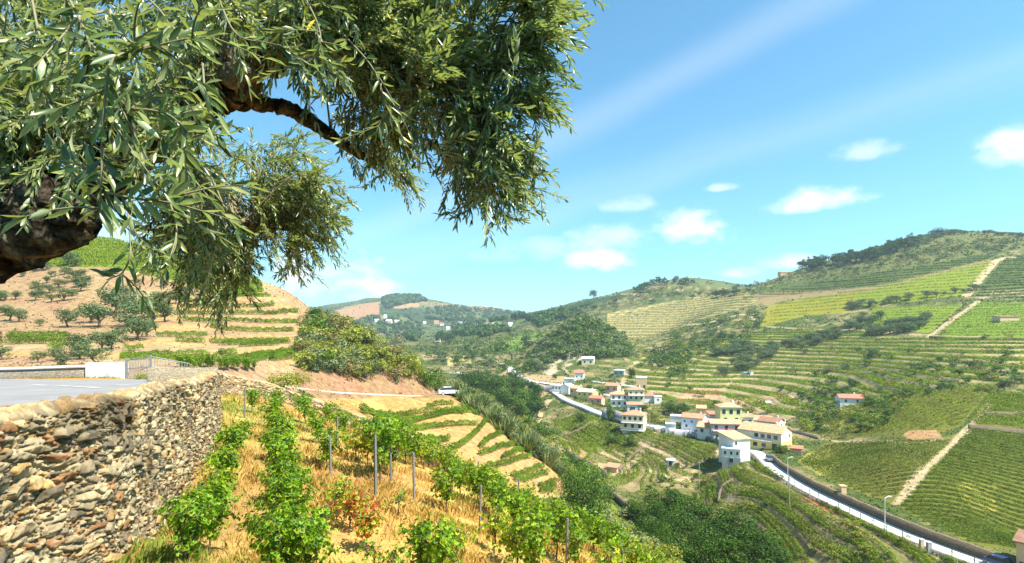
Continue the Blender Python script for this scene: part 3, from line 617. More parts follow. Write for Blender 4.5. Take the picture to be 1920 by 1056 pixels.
def build_plants():
    by = {}
    for p in PLANTS: by.setdefault(p[0], []).append(p)
    for kind, lst in by.items():
        lst.sort(key=lambda p: -max(p[3], p[4]) / p[2].y)
        for i, (k, key, p, w, h, label, cat, group) in enumerate(lst[:298]):
            cm, tm, *_ = random.choice(PROTO[(k, key)]); sc = (w, w, h); rz = random.random() * 6.283
            sink = p - Vector((0, 0, .08 * h if not tm else .02 * h))
            if tm and (h / p.y * F > 11):
                r = link(kind, None, loc=sink, rz=rz, scale=sc, label=label, cat=cat, group=group)
                link('crown', cm, r); link('trunk', tm, r)
            else: link(kind, cm, loc=sink, rz=rz, scale=sc, label=label, cat=cat, group=group)
        rest = lst[298:]
        if rest:
            out = []
            for (k, key, p, w, h, *_r) in rest:
                _, _, V, Q, C = random.choice(PROTO[(k, key)]); n = 90; s = np.random.default_rng(len(out)).choice(len(Q), n, replace=False)
                vi = (s[:, None] * 4 + np.arange(4)).ravel(); v = V[vi].reshape(-1, 4, 3); ce = v.mean(1, keepdims=True); v = ce + (v - ce) * 1.9
                out.append((v.reshape(-1, 3) * [w, w, h] + np.array(p), np.arange(n * 4).reshape(-1, 4), C[vi]))
            V, Q, C = merge(out)
            nm, lb = ('distant_scrub', 'small distant bushes scattered thinly over the far slopes') if kind == 'shrub' else ('distant_trees', 'small distant trees on the far slopes')
            link(nm, mesh_np(nm, V, Q, M['leaf'], C), kind='stuff', label=lb, cat='scrub' if kind == 'shrub' else 'trees')
build_plants()
# far wood on the mountain top and along its flank
def far_wood():
    rg = np.random.default_rng(5); out = []
    for poly, n, hh in [([(718,560),(735,556),(790,556),(800,566),(760,570),(722,580)], 260, 14), ([(800,580),(860,572),(985,590),(990,598),(900,606),(800,600)], 260, 10), ([(850,608),(930,612),(960,622),(900,634),(850,628)], 160, 8),
                        ([(640,600),(760,590),(800,620),(780,640),(700,625)], 160, 9), ([(985,596),(1060,582),(1090,590),(1010,615)], 140, 9)]:
        xs = [a[0] for a in poly]; ys = [a[1] for a in poly]; t = 0
        while n and t < 8000:
            t += 1; x = rg.uniform(min(xs), max(xs)); y = rg.uniform(min(ys), max(ys))
            if not inpoly(np.array(x), np.array(y), poly): continue
            p = hit(x, y, 650); n -= 1; m = 26; d = rg.normal(size=(m, 3)); d /= np.linalg.norm(d, axis=1, keepdims=True)
            w = hh * rg.uniform(.7, 1.3); V, Q = leaf_quads(d * [w * .6, w * .6, w * .5] + np.array(p) + [0, 0, w * .4], w * .5, d, rg, .9)
            out.append((V, Q, np.repeat(jitcol(DKG, m, rg, .2), 4, 0)))
    V, Q, C = merge(out); link('distant_woods', mesh_np('distant_woods', V, Q, M['leaf'], C), kind='stuff', label='far off woods on the top and flanks of the distant mountain', cat='woods')
far_wood()

# ------------------------------------------------------------------ vine rows on the terraces and fields
ROWS = []
def row_mesh(pts, h, w, cols, rg, cov=1.0, p=None):
    pts = np.asarray(pts); seg = np.linalg.norm(np.diff(pts, axis=0), axis=1); L = seg.sum()
    Yd = np.median(pts[:, 1]); size = max(.12, .0017 * Yd)
    n = int(max(8, cov * 2.3 * L * (h + w * .6) / size ** 2))
    s = rg.random(n) * L; cs = np.r_[0, np.cumsum(seg)]; c = np.stack([np.interp(s, cs, pts[:, i]) for i in range(3)], 1)
    d = np.stack([np.interp(s, cs, np.gradient(pts[:, i])) for i in range(2)], 1); d /= np.maximum(np.linalg.norm(d, axis=1, keepdims=True), 1e-6)
    nx = np.stack([-d[:, 1], d[:, 0]], 1); bump = .8 + .2 * np.sin(s * 3.1 + Yd) * np.sin(s * 1.3) + .15 * rg.random(n)
    a = rg.random(n) * math.pi; ww = np.cos(a) * w * .5; zz = (.12 + .88 * np.sin(a) ** .7) * h * bump * (.55 + .45 * rg.random(n) ** .4)
    Pp = c.copy(); Pp[:, :2] += nx * ww[:, None]; Pp[:, 2] += zz
    nr = np.c_[nx * np.cos(a)[:, None], np.sin(a)] + rg.normal(size=(n, 3)) * .5
    V, Q = leaf_quads(Pp, size * (.75 + .5 * rg.random(n)), nr, rg, .75)
    mot = 1 + .2 * np.sin(s * .37 + pts[0, 0])
    return V, Q, np.repeat(jitcol(cols, n, rg, .24, p) * mot[:, None], 4, 0)
def trace(poly, y0, y1, G, h, offs=(0,), jump=12, minlen=3.0, zoff=0.0, along=False):
    """polylines where field G crosses the levels (k + off) * h inside poly"""
    k0, k1 = np.searchsorted(LY, math.log(y0)), np.searchsorted(LY, math.log(y1)); i0, i1 = np.searchsorted(XC, [min(p[0] for p in poly), max(p[0] for p in poly)])
    sx, sk = slice(max(i0 - 1, 0), min(i1 + 1, NX)), slice(k0, k1)
    m = inpoly(GX[sx, sk], ROW[sx, sk], poly); out = []
    for off in offs:
        t = G[sx, sk] / h - off; Lv = np.floor(t)
        if along:      # rows that run away from the viewer: look for crossings from column to column
            cr = (Lv[:-1] != Lv[1:]) & m[:-1] & m[1:]; ii, kk = np.nonzero(cr); lev = np.maximum(Lv[ii, kk], Lv[ii + 1, kk]); tt = (lev - t[ii, kk]) / (t[ii + 1, kk] - t[ii, kk])
            Yw = YY[0, sk][kk]; Xw = (XC[sx][ii] + tt * (XC[1] - XC[0]) - 960) / F * Yw
            for lv in np.unique(lev):
                s = lev == lv; a = kk[s]; o = np.argsort(a, kind='stable'); a = a[o]; x = Xw[s][o]; y = Yw[s][o]; used = np.zeros(len(a), bool)
                while (~used).sum() > 4:           # follow each line from one depth step to the next
                    j = int(np.nonzero(~used)[0][0]); ch = [j]; used[j] = True
                    for q in range(j + 1, len(a)):
                        if used[q] or a[q] == a[ch[-1]]: continue
                        if a[q] - a[ch[-1]] > 4: break
                        if abs(x[q] - x[ch[-1]]) < 1.2: ch.append(q); used[q] = True
                    if len(ch) > 8 and math.hypot(x[ch[-1]] - x[ch[0]], y[ch[-1]] - y[ch[0]]) > minlen: ch = ch[::3]; out.append(np.stack([x[ch], y[ch], gz(x[ch], y[ch])], 1))
            continue
        cr = (Lv[:, :-1] != Lv[:, 1:]) & m[:, :-1] & m[:, 1:]
        ii, kk = np.nonzero(cr); lev = np.maximum(Lv[ii, kk], Lv[ii, kk + 1]); tt = (lev - t[ii, kk]) / (t[ii, kk + 1] - t[ii, kk])
        Ly = LY[sk][kk] + tt * (LY[sk][kk + 1] - LY[sk][kk]); Yw = np.exp(Ly); Xw = (XC[sx][ii] - 960) / F * Yw
        for lv in np.unique(lev):
            s = lev == lv; a = ii[s]; o = np.argsort(a, kind='stable'); a = a[o]; x = Xw[s][o]; y = Yw[s][o]
            _, first = np.unique(a, return_index=True); a, x, y = a[first], x[first], y[first]
            br = np.nonzero((np.diff(a) > 2) | (np.hypot(np.diff(x), np.diff(y)) > jump))[0] + 1
            for sg in np.split(np.arange(len(a)), br):
                if len(sg) < 3: continue
                P3 = np.stack([x[sg], y[sg], gz(x[sg], y[sg]) + zoff], 1)
                if np.hypot(np.ptp(P3[:, 0]), np.ptp(P3[:, 1])) > minlen: out.append(P3)
    return out
VG = [(.145, .215, .010), (.21, .28, .016), (.09, .14, .010), (.27, .30, .022)]
VD = [(.065, .125, .008), (.10, .17, .012), (.05, .088, .008)]
VY = [(.17, .24, .015), (.22, .27, .02), (.12, .18, .012)]
VH = [(.085, .165, .012), (.125, .215, .016), (.06, .11, .01), (.15, .22, .02)]
VB = [(.15, .16, .03), (.11, .15, .02), (.20, .18, .045)]
def add_rows(lines, h, w, cols, label, group, cov=1.0, vary=0.0):
    rg = np.random.default_rng(len(ROWS) + 3)
    for P3 in lines:
        if vary and rg.random() < vary: continue
        ROWS.append((P3, h, w, cols, label, group, cov))
def tg(h, tilt=0): return Z0 + tilt * XX + fbm(XX, YY, 70, 3) * h * 1.2
def sub(poly, n=1): return poly
add_rows(trace([(1684,948),(1820,803),(1920,808),(2150,812),(2150,1090),(1900,1040),(1830,1020),(1740,985)], 80, 200, YY + .30 * XX, 2.05), .6, .55, VD, 'dark vine row in the steep vineyard right of the earth track', 'vine rows right of the earth track', 1.3)
add_rows(trace([(1497,868),(1548,832),(1640,827),(1762,826),(1812,803),(1672,942),(1600,920),(1545,893)], 85, 220, YY + .30 * XX, 2.05), .6, .55, VD + VB[:1], 'green vine row between the white road and the earth track', 'vine rows left of the earth track')
add_rows(trace([(1824,776),(1854,738),(1950,737),(2150,737),(2150,803),(1920,801),(1814,796)], 120, 260, YY + .2 * XX, 2.6), 1.2, .9, VD + VG, 'green vine row in the small field at the right edge', 'vine rows at the right edge')
add_rows(trace([(1600,820),(1664,744),(1760,730),(1886,724),(1850,738),(1800,800),(1755,803),(1690,806)], 120, 320, YY - .5 * XX, 2.7), .8, .7, VG + VB, 'yellowish green vine row in the field above the earth patch', 'vine rows above the earth patch', .9)
add_rows(trace([(1500,800),(1600,760),(1660,745),(1590,822),(1545,828)], 130, 320, YY + .2 * XX, 2.7), .8, .8, VG + VB, 'green vine row beside the thicket right of the village', 'vine rows beside the thicket', .8)
lab = 'green vine row on the broad terraces above the village'
add_rows(trace([(1240,750),(1160,705),(1200,668),(1300,640),(1430,622),(1560,618),(1745,636),(2150,640),(2150,735),(1890,728),(1700,735),(1560,752),(1480,790),(1370,768)], 150, 520, tg(2.1), 2.1, (.1, .3, .5, .66), jump=25), 1.2, 1.6, VG, lab, 'vine rows on the terraces above the village', .8, .12)
add_rows(trace(T_GARD, 110, 300, tg(.9, .13), .9, (.05, .3, .58), along=True), .7, .7, VD + VG, 'short green crop row in the gardens below the village', 'crop rows in the gardens', .8, .25)
add_rows(trace([(1030,790),(1110,775),(1160,800),(1180,850),(1100,850)], 150, 320, YY - .5 * XX, 2.6, jump=10), 1.0, 1.2, VD + VG, 'vine row in the curved plots left of the balcony villa', 'vine rows in the curved plots', .8, .05)
add_rows(trace(T_LOW, 60, 150, tg(1.5, .05), 1.5, (.15, .38, .6), along=True), 1.1, .8, VG + VD, 'green vine row on the terraces below the white road', 'vine rows below the white road', .9, .03)
add_rows(trace(F2, 280, 520, Z0 + 0 * XX, 2.2, jump=30) + trace(F3[:1] + [F3[1], (2100, 567), (2100, 640)], 250, 520, Z0, 1.7, jump=30), 1.3, 1.8, VY, 'bright green vine row in the sunny upper fields on the right', 'vine rows in the sunny upper fields', .7)
add_rows(trace(F1, 300, 720, Z0 - .06 * XX, 3.2, jump=40), 1.4, 2.2, VY, 'lime green vine row in the wide field under the right skyline', 'vine rows in the wide sloping field', .6)
add_rows(trace(T_UP, 430, 900, tg(3.2), 3.2, (.2, .55), jump=40), 1.8, 2.2, VD, 'dark vine row on the narrow terraces near the right skyline', 'vine rows near the right skyline', .8, .1)
add_rows(trace(T_RT, 350, 760, tg(3.), 3., (.2, .55), jump=40), 1.8, 2.2, VD, 'dark green vine row on the terraces at the upper right edge', 'vine rows at the upper right edge', .8, .1)
add_rows(trace(T_YEL, 550, 900, tg(3.5), 3.5, (.3,), jump=40), 1.1, .8, [(.16, .17, .05)], 'thin vine row on the straw coloured terraces', 'vine rows on the straw terraces', .9)
add_rows(trace([(1430,640),(1480,615),(1600,620),(1480,655)], 250, 560, Z0, 2.4, jump=30), 1.3, 1.6, VG, 'vine row between the olive groves on the right hillside', 'vine rows between the olive groves', .7)
add_rows(trace([(905,655),(990,622),(1030,628),(1012,650),(960,662)], 500, 1200, Z0, 2.4, jump=40), 1.4, 2, VG, 'vine row in the small green field upstream', 'vine rows in the upstream field', .7)
# left hillside blocks
for poly, dz, nm in [([(8,655),(14,628),(130,630),(128,656)], .62, 'the block at the foot of the left hill'), ([(222,682),(232,654),(300,660),(412,668),(408,682)], .5, 'the green block behind the gate'), ([(412,682),(412,662),(470,668),(550,658),(556,672),(480,682)], .5, 'the green block right of the gate'),
                     ([(287,640),(292,628),(388,630),(392,644)], .6, 'the short upper block on the left hill'), ([(393,647),(400,632),(470,638),(540,630),(545,645),(480,652)], .6, 'the curved upper block on the left hill'), ([(-300,655),(-300,628),(2,630),(0,656)], .62, 'the block at the left edge')]:
    add_rows(trace(poly, 55, 180, Z0, dz, jump=8, minlen=2), 1.1, 1.0, VH, 'vine row in ' + nm, 'vine rows of ' + nm, 1.5)
add_rows(trace([(-300,435),(180,443),(300,470),(485,522),(500,556),(430,558),(330,526),(240,503),(190,498),(110,498),(-300,498)], 150, 260, Z0, 1.3, jump=20), 1.3, 1.3, VY + VG, 'green vine row on top of the left hill', 'vine rows on top of the left hill', .7)
def px_rows(lst, h, w, label, group, y0=44, cols=VH, y1=1000):
    for (a, b, *mid) in lst:
        pts = [a] + list(mid) + [b]; c = catmull([hit(x, y, y0, y1)[:2] for (x, y) in pts], 14); P3 = np.c_[c, gz(c[:, 0], c[:, 1])]
        ROWS.append((P3, h, w, cols, label, group, 1.7))
px_rows([((395,613),(550,621),(470,622)), ((420,602),(560,604),(490,606)), ((345,602),(416,607)), ((430,590),(560,587),(500,590)), ((330,590),(425,592)), ((432,577),(515,573)), ((350,578),(425,580)), ((420,564),(508,557)), ((340,566),(400,568)), ((436,553),(470,549))],
        1.25, 1.0, 'long thin vine hedge on the dry upper left terraces', 'vine hedges on the left hill', 60)
px_rows([((676,768),(884,768)), ((678,776),(872,778),(780,777)), ((708,792),(897,779),(796,787)), ((749,806),(895,798),(820,803)), ((780,827),(842,826)), ((845,843),(916,791),(883,822)), ((899,843),(944,814),(918,825)), ((899,855),(963,836),(930,844)),
         ((942,862),(981,846),(960,853)), ((914,877),(995,859),(955,870)), ((960,896),(1019,878),(990,888)), ((965,904),(1028,889),(1000,898)), ((1011,917),(1042,906)), ((1013,926),(1042,917)), ((800,765),(850,760))],
        1.0, .6, 'clipped vine hedge on the golden terraces below the road', 'vine hedges on the golden terraces', 44, VH, 130)

def build_rows():
    def sz(r): 
        P3 = r[0]; x = P3[:, 0] / P3[:, 1]; return float(np.hypot(np.ptp(x), np.ptp(P3[:, 2] / P3[:, 1]))) * r[1] / float(np.median(P3[:, 1]))
    order = sorted(ROWS, key=lambda r: -sz(r)); rest = []; rg = np.random.default_rng(11)
    for i, (P3, h, w, cols, label, group, cov) in enumerate(order):
        V, Q, C = row_mesh(P3, h, w, cols, rg, cov)
        if i < 295:
            o = P3[len(P3) // 2]; link('vine_row', mesh_np('vine_row', V - o, Q, M['leaf'], C), loc=o, label=label, cat='vine row', group=group)
        else: rest.append((V, Q, C))
    V, Q, C = merge(rest); link('distant_vine_rows', mesh_np('distant_vine_rows', V, Q, M['leaf'], C), kind='stuff', label='thin distant vine rows lining the smaller and farther terraces', cat='vineyard')
    print('ROWS', len(ROWS), 'quads', sum(len(o.data.polygons) for o in COL.objects if o.type == 'MESH'))
build_rows()
# ------------------------------------------------------------------ solid-mesh helpers
class MB:
    def __init__(s): s.v = []; s.f = []
    def add(s, V, Fc):
        o = len(s.v); s.v += [tuple(map(float, a)) for a in V]; s.f += [tuple(int(i) + o for i in f) for f in Fc]; return s
    def box(s, x0, x1, y0, y1, z0, z1):
        return s.add([(x0,y0,z0),(x1,y0,z0),(x1,y1,z0),(x0,y1,z0),(x0,y0,z1),(x1,y0,z1),(x1,y1,z1),(x0,y1,z1)], [(0,3,2,1),(4,5,6,7),(0,1,5,4),(1,2,6,5),(2,3,7,6),(3,0,4,7)])
    def tube(s, pts, rad, k=8, cap=True):
        V, Q = tube(pts, rad, k); o = len(s.v); s.add(V, Q)
        if cap: s.f += [tuple(o + i for i in range(k))[::-1], tuple(o + len(V) - k + i for i in range(k))]
        return s
    def xf(s, fn): s.v = [fn(*v) for v in s.v]; return s
    def build(s, name, m, parent=None, smooth=False, **kw):
        me = bpy.data.meshes.new(name); me.from_pydata(s.v, [], s.f); me.materials.append(m)
        if smooth: me.polygons.foreach_set('use_smooth', [True] * len(me.polygons))
        me.update(); return link(name, me, parent, **kw)
_mc = {}
def cm(name, col, rough=.8, noise=(2.5, .86, 1.1, 7), **k):
    if name not in _mc: _mc[name] = mat(name, col, rough, noise, **k)
    return _mc[name]
WHITE = cm('white_render', (.78, .77, .73)); CREAM = cm('cream_render', (.72, .64, .44)); YEL = cm('yellow_render', (.74, .60, .20)); PALEY = cm('pale_yellow_render', (.72, .68, .30))
PINK = cm('pink_render', (.70, .42, .28)); BLUEW = cm('bluish_render', (.66, .72, .80)); GREYR = cm('grey_render', (.38, .38, .37)); OCH = cm('ochre_render', (.66, .46, .26))
TILE = mat('roof_tile', (.50, .23, .13), .85, (1.2, .55, 1.35, 9), (9, .03, .6)); TILEO = mat('orange_tile', (.56, .30, .165), .85, (1.2, .6, 1.35, 9), (9, .03, .6)); TILER = mat('red_tile', (.46, .17, .11), .85, (1.2, .6, 1.3, 9))
TILEB = mat('brown_tile', (.30, .16, .10), .85, (1.2, .6, 1.3, 9)); METR = mat('pale_metal_roof', (.66, .68, .68), .5, (1, .9, 1.05, 3))
GLASS = mat('window_glass', (.03, .035, .04), .12, spec=.6); SHUT = cm('dark_shutter', (.05, .06, .07)); BLU = cm('blue_door_paint', (.05, .12, .30)); REDP = cm('red_paint', (.45, .06, .05)); IRON = cm('grey_iron', (.22, .23, .23), .5); WOOD = cm('weathered_wood', (.20, .16, .12))
FRM = cm('window_frame_paint', (.6, .6, .57))

# ------------------------------------------------------------------ village road, retaining walls
def ribbon(line, z, w, name, m, th=.0, skip=0):
    t = np.gradient(line, axis=0); t /= np.linalg.norm(t, axis=1, keepdims=True); nx = np.stack([-t[:, 1], t[:, 0]], 1)
    zz = np.broadcast_to(z, (len(line),)); V = []
    for s in (-1, 1): V.append(np.c_[line + nx * w * s, zz])
    V = np.stack(V, 1).reshape(-1, 3); i = np.arange(len(line) - 1)[:, None] * 2
    return link(name, mesh_np(name, V, np.concatenate([i, i + 1, i + 3, i + 2], 1), m), kind='structure')
ribbon(VRC, RZ, ROADW, 'road', mat('pale_concrete_road', (.58, .57, .54), .9, (.8, .82, 1.08, 9)))
def stone_mat(name, cols, sc=3.0, dark=.35):
    m = bpy.data.materials.new(name); m.use_nodes = True; nt = m.node_tree; N = nt.nodes; L = nt.links; b = N['Principled BSDF']; b.inputs['Roughness'].default_value = .92; b.inputs['Specular IOR Level'].default_value = .15
    tc = N.new('ShaderNodeTexCoord'); mp = N.new('ShaderNodeMapping'); mp.inputs['Scale'].default_value = (sc, sc, sc * 2.0); L.new(tc.outputs['Object'], mp.inputs[0])
    nz = N.new('ShaderNodeTexNoise'); nz.inputs['Scale'].default_value = sc * .8; L.new(tc.outputs['Object'], nz.inputs[0]); ad = N.new('ShaderNodeMix'); ad.data_type = 'RGBA'; ad.blend_type = 'ADD'; ad.inputs[0].default_value = .6
    L.new(mp.outputs[0], ad.inputs[6]); L.new(nz.outputs[1], ad.inputs[7])
    vo = N.new('ShaderNodeTexVoronoi'); L.new(ad.outputs[2], vo.inputs[0]); ve = N.new('ShaderNodeTexVoronoi'); ve.feature = 'DISTANCE_TO_EDGE'; L.new(ad.outputs[2], ve.inputs[0])
    cr = N.new('ShaderNodeValToRGB'); L.new(vo.outputs['Color'], cr.inputs[0]); cr.color_ramp.interpolation = 'CONSTANT'
    el = cr.color_ramp.elements; el[0].color = (*cols[0], 1); el[1].color = (*cols[1], 1); el[1].position = 1 / len(cols)
    for i, c in enumerate(cols[2:]): e = el.new((i + 2) / len(cols)); e.color = (*c, 1)
    mr = N.new('ShaderNodeMapRange'); L.new(ve.outputs[0], mr.inputs[0]); mr.inputs[2].default_value = .09; mr.inputs[3].default_value = dark
    mx = N.new('ShaderNodeMix'); mx.data_type = 'RGBA'; mx.blend_type = 'MULTIPLY'; mx.inputs[0].default_value = 1; L.new(cr.outputs[0], mx.inputs[6]); L.new(mr.outputs[0], mx.inputs[7]); L.new(mx.outputs[2], b.inputs[0])
    bp = N.new('ShaderNodeBump'); bp.inputs['Distance'].default_value = .05; L.new(mr.outputs[0], bp.inputs['Height']); L.new(bp.outputs[0], b.inputs['Normal'])
    return m
M['stone'] = stone_mat('dry_stone', [(.30,.26,.2),(.4,.34,.25),(.22,.2,.17),(.36,.28,.18),(.27,.25,.22)], 2.2)
M['stonedark'] = stone_mat('dark_stone', [(.20,.16,.10),(.26,.20,.13),(.14,.115,.08),(.23,.165,.10)], 1.6)
def wall_along(line, z0, z1, th, name, m, label, cat='wall', group=None):
    """free wall following a plan line; z0/z1 per point; thickness to the left"""
    line = np.asarray(line); n = len(line); t = np.gradient(line, axis=0); t /= np.linalg.norm(t, axis=1, keepdims=True); nx = np.stack([-t[:, 1], t[:, 0]], 1)
    z0 = np.broadcast_to(z0, (n,)); z1 = np.broadcast_to(z1, (n,)); o = line + nx * th
    V = np.stack([np.c_[line, z0], np.c_[line, z1], np.c_[o, z1], np.c_[o, z0]], 1).reshape(-1, 3); i = np.arange(n - 1)[:, None] * 4
    Q = np.concatenate([np.concatenate([i + a, i + (a + 1) % 4, i + 4 + (a + 1) % 4, i + 4 + a], 1) for a in range(4)]); Q = np.concatenate([Q, [[3, 2, 1, 0], [4 * n - 4, 4 * n - 3, 4 * n - 2, 4 * n - 1]]])
    return link(name, mesh_np(name, V, Q, m), label=label, cat=cat, group=group)
def offset(line, d):
    t = np.gradient(line, axis=0); t /= np.linalg.norm(t, axis=1, keepdims=True); return line + np.stack([-t[:, 1], t[:, 0]], 1) * d
ii = np.arange(len(VRC))
i0 = 112; ul = offset(VRC, ROADW + .05)[i0:]; wall_along(ul, RZ - 1.5, RZ + UPH[i0:] + .35 + np.random.default_rng(2).normal(0, .05, len(ul)), .75, 'retaining_wall', M['stonedark'], 'long dark stone retaining wall on the uphill side of the white road')
dl = offset(VRC, -ROADW - .35)[96:]; wall_along(dl, RZ - DNH[96:] - 2.5, RZ - .03, .32, 'retaining_wall', M['stone'], 'stone retaining wall carrying the downhill edge of the white road')
dl = offset(VRC, -ROADW - .35)[0:96]; wall_along(dl, RZ - DNH[0:96] - 2.0, RZ + .35, .25, 'parapet_wall', WHITE, 'white parapet wall along the road through the upper village')
def px_line(pts, y0=60, n=8, y1=1500):
    return catmull([hit(x, y, y0, y1)[:2] for x, y in pts], n)
for pts, h, lb in [([(968,728),(1010,731),(1058,734)], 4.5, 'tall grey retaining wall of the upstream road'), ([(1128,782),(1150,786),(1176,792)], 4.0, 'grey stone retaining wall below the row of houses'),
                   ([(1130,742),(1140,743),(1152,742)], 1.4, 'low pale garden wall in front of the pink house'), ([(1466,806),(1500,814),(1535,824)], 1.3, 'dry stone wall running right from the white shed'),
                   ([(1262,816),(1290,818),(1310,822)], 1.8, 'grey stone wall under the blue and white house'), ([(1205,728),(1160,722),(1110,716)], .8, 'low white wall behind the pink house')]:
    l = px_line(pts, 100); z = gz(l[:, 0], l[:, 1]); wall_along(l, z - 2, z + h * .8, .5, 'retaining_wall', GREYR if 'grey' in lb else M['stone'] if 'stone' in lb else WHITE, lb)
for pts, h, lb in [([(1816,804),(1860,808),(1925,814),(2000,822)], 1.1, 'long low stone wall above the steep vineyard at the right edge'), ([(1848,780),(1880,779),(1930,781),(2000,785)], 1.0, 'low stone wall between the two small fields at the right edge'),
                   ([(1742,634),(1800,637),(1860,637),(1960,640)], 1.3, 'dark field wall under the sunny upper fields'), ([(1372,905),(1350,925),(1345,945)], 1.2, 'short stone wall beside the path below the white corner house'),
                   ([(1200,842),(1180,862),(1158,884)], 1.0, 'low wall beside the stone steps going down to the creek'), ([(1060,880),(1110,905),(1150,935),(1180,965)], 1.3, 'stone wall along the creek below the gardens'),
                   ([(1062,850),(1100,870),(1135,890)], 1.2, 'curved stone wall under the vine plots by the creek'), ([(1100,800),(1075,812),(1058,818)], .9, 'pale garden path wall among the curved vine plots')]:
    l = px_line(pts, 70, 8, 520); z = gz(l[:, 0], l[:, 1]); wall_along(l, z - 1.5, z + h, .5, 'terrace_wall', M['stonedark'], lb)
# upstream road
l = px_line([(780,655),(830,662),(870,672),(900,706),(940,712),(1000,722),(1036,728)], 250); 
for pts, w in [([(942,682),(958,692),(962,700),(985,712),(1010,718),(1040,722)], 3.0), ([(800,700),(850,701),(890,703),(925,710),(960,718)], 1.6)]:
    l = px_line(pts, 250, 10); z = gz(l[:, 0], l[:, 1]) + .5
    ribbon(l, z, w, 'road', bpy.data.materials['pale_concrete_road'])
l = px_line([(855,702),(890,705),(925,712),(938,716)], 250); z = gz(l[:, 0], l[:, 1]); wall_along(l, z - 1, z + 1.6, .6, 'parapet_wall', WHITE, 'pale parapet along the road by the creek wood')
# guard rail on the downhill side
def guardrail(line, z, name, label, group=None, pitch=3.0):
    seg = np.r_[0, np.cumsum(np.linalg.norm(np.diff(line, axis=0), axis=1))]; c = line.mean(0); zc = float(np.mean(z))
    r = link(name, None, loc=(c[0], c[1], zc), label=label, cat='guardrail', group=group)
    for hz in (.55, .95): MB().tube(np.c_[line - c, np.broadcast_to(z, (len(line),)) + hz - zc], .05, 5).build('rail', IRON, r)
    for s in np.arange(0, seg[-1], pitch)[:98]:
        x, y = np.interp(s, seg, line[:, 0]) - c[0], np.interp(s, seg, line[:, 1]) - c[1]; zz = float(np.interp(s, seg, np.broadcast_to(z, (len(line),)))) - zc
        MB().box(x - .05, x + .05, y - .05, y + .05, zz - .1, zz + 1.02).build('post', IRON, r)
gl = offset(VRC, -ROADW - .15)
guardrail(gl[128:172], RZ + .12, 'guardrail', 'grey guardrail on the downhill edge of the white road')
guardrail(gl[173:], RZ + .12, 'guardrail', 'grey guardrail at the lower right end of the white road')
def at_road(i, off, dz=0): q = offset(VRC, off)[i]; return Vector((q[0], q[1], RZ + dz))
for px_, lb in [(1495, 'white street lamp post beside the white road below the yellow building'), (1680, 'white street lamp post beside the white road at the foot of the earth track')]:
    i = int(np.argmin(np.abs(VRC[:, 0] / VRC[:, 1] * F + 960 - px_))); p = at_road(i, -ROADW - .6, -.4)
    r = link('street_lamp', None, loc=p, label=lb, cat='street lamp')
    MB().tube([(0,0,0),(0,0,3),(0,0,6.0)], [.08,.06,.04], 8).build('pole', WHITE, r)
    MB().tube([(0,0,5.9),(.5,.15,6.15),(1.0,.3,6.2)], [.04,.04,.04], 6).build('arm', WHITE, r); MB().box(.8,1.35,.2,.42,6.1,6.22).build('lamp_head', METR, r)
POLE = []
for (x, y, h, lb) in [(1311,915,7,'thin concrete pole among the gardens below the village'),(1480,955,7,'thin pole on the terraces left of the orange bank'),(1218,806,6,'thin pole beside the villa with balconies'),(1148,784,7,'thin pole in front of the row of houses'),
                      (1376,826,6,'thin pole in front of the three storey yellow house'),(1500,782,7,'thin pole in the thicket right of the village'),(1102,757,6,'thin pole by the upper houses'),(1189,735,6,'thin pole above the red roofed yellow house')]:
    p = hit(x, y, 90); r = link('utility_pole', None, loc=p, label=lb, cat='pole')
    MB().tube([(0,0,-.3),(0,0,h)], [.11,.07], 6).build('pole', GREYR, r); MB().box(-.5,.5,-.05,.05,h-.5,h-.4).build('crossarm', GREYR, r)
i = int(np.argmin(np.abs(VRC[:, 0] / VRC[:, 1] * F + 960 - 1556))); p = at_road(i, ROADW + 1.2, 1.5)
r = link('stone_pillar', None, loc=p, label='beige masonry block standing on the dark retaining wall', cat='pillar'); MB().box(-.5,.5,-.45,.45,-2,1.3).build('block', M['stone2'] if 'stone2' in M else OCH, r); MB().box(-.6,.6,-.55,.55,1.3,1.42).build('cap', OCH, r)
for k, px_ in enumerate((1750, 1763)):
    i = int(np.argmin(np.abs(VRC[:, 0] / VRC[:, 1] * F + 960 - px_))); p = at_road(i, -ROADW - .7, -.6)
    r = link('gate_pillar', None, loc=p, label=('left' if k == 0 else 'right') + ' pillar of the stair head below the guardrail', cat='pillar', group='pillars of the stair head'); MB().box(-.25,.25,-.25,.25,-1,1.6).build('shaft', GREYR if k else OCH, r); MB().box(-.3,.3,-.3,.3,1.6,1.72).build('cap', WHITE, r)

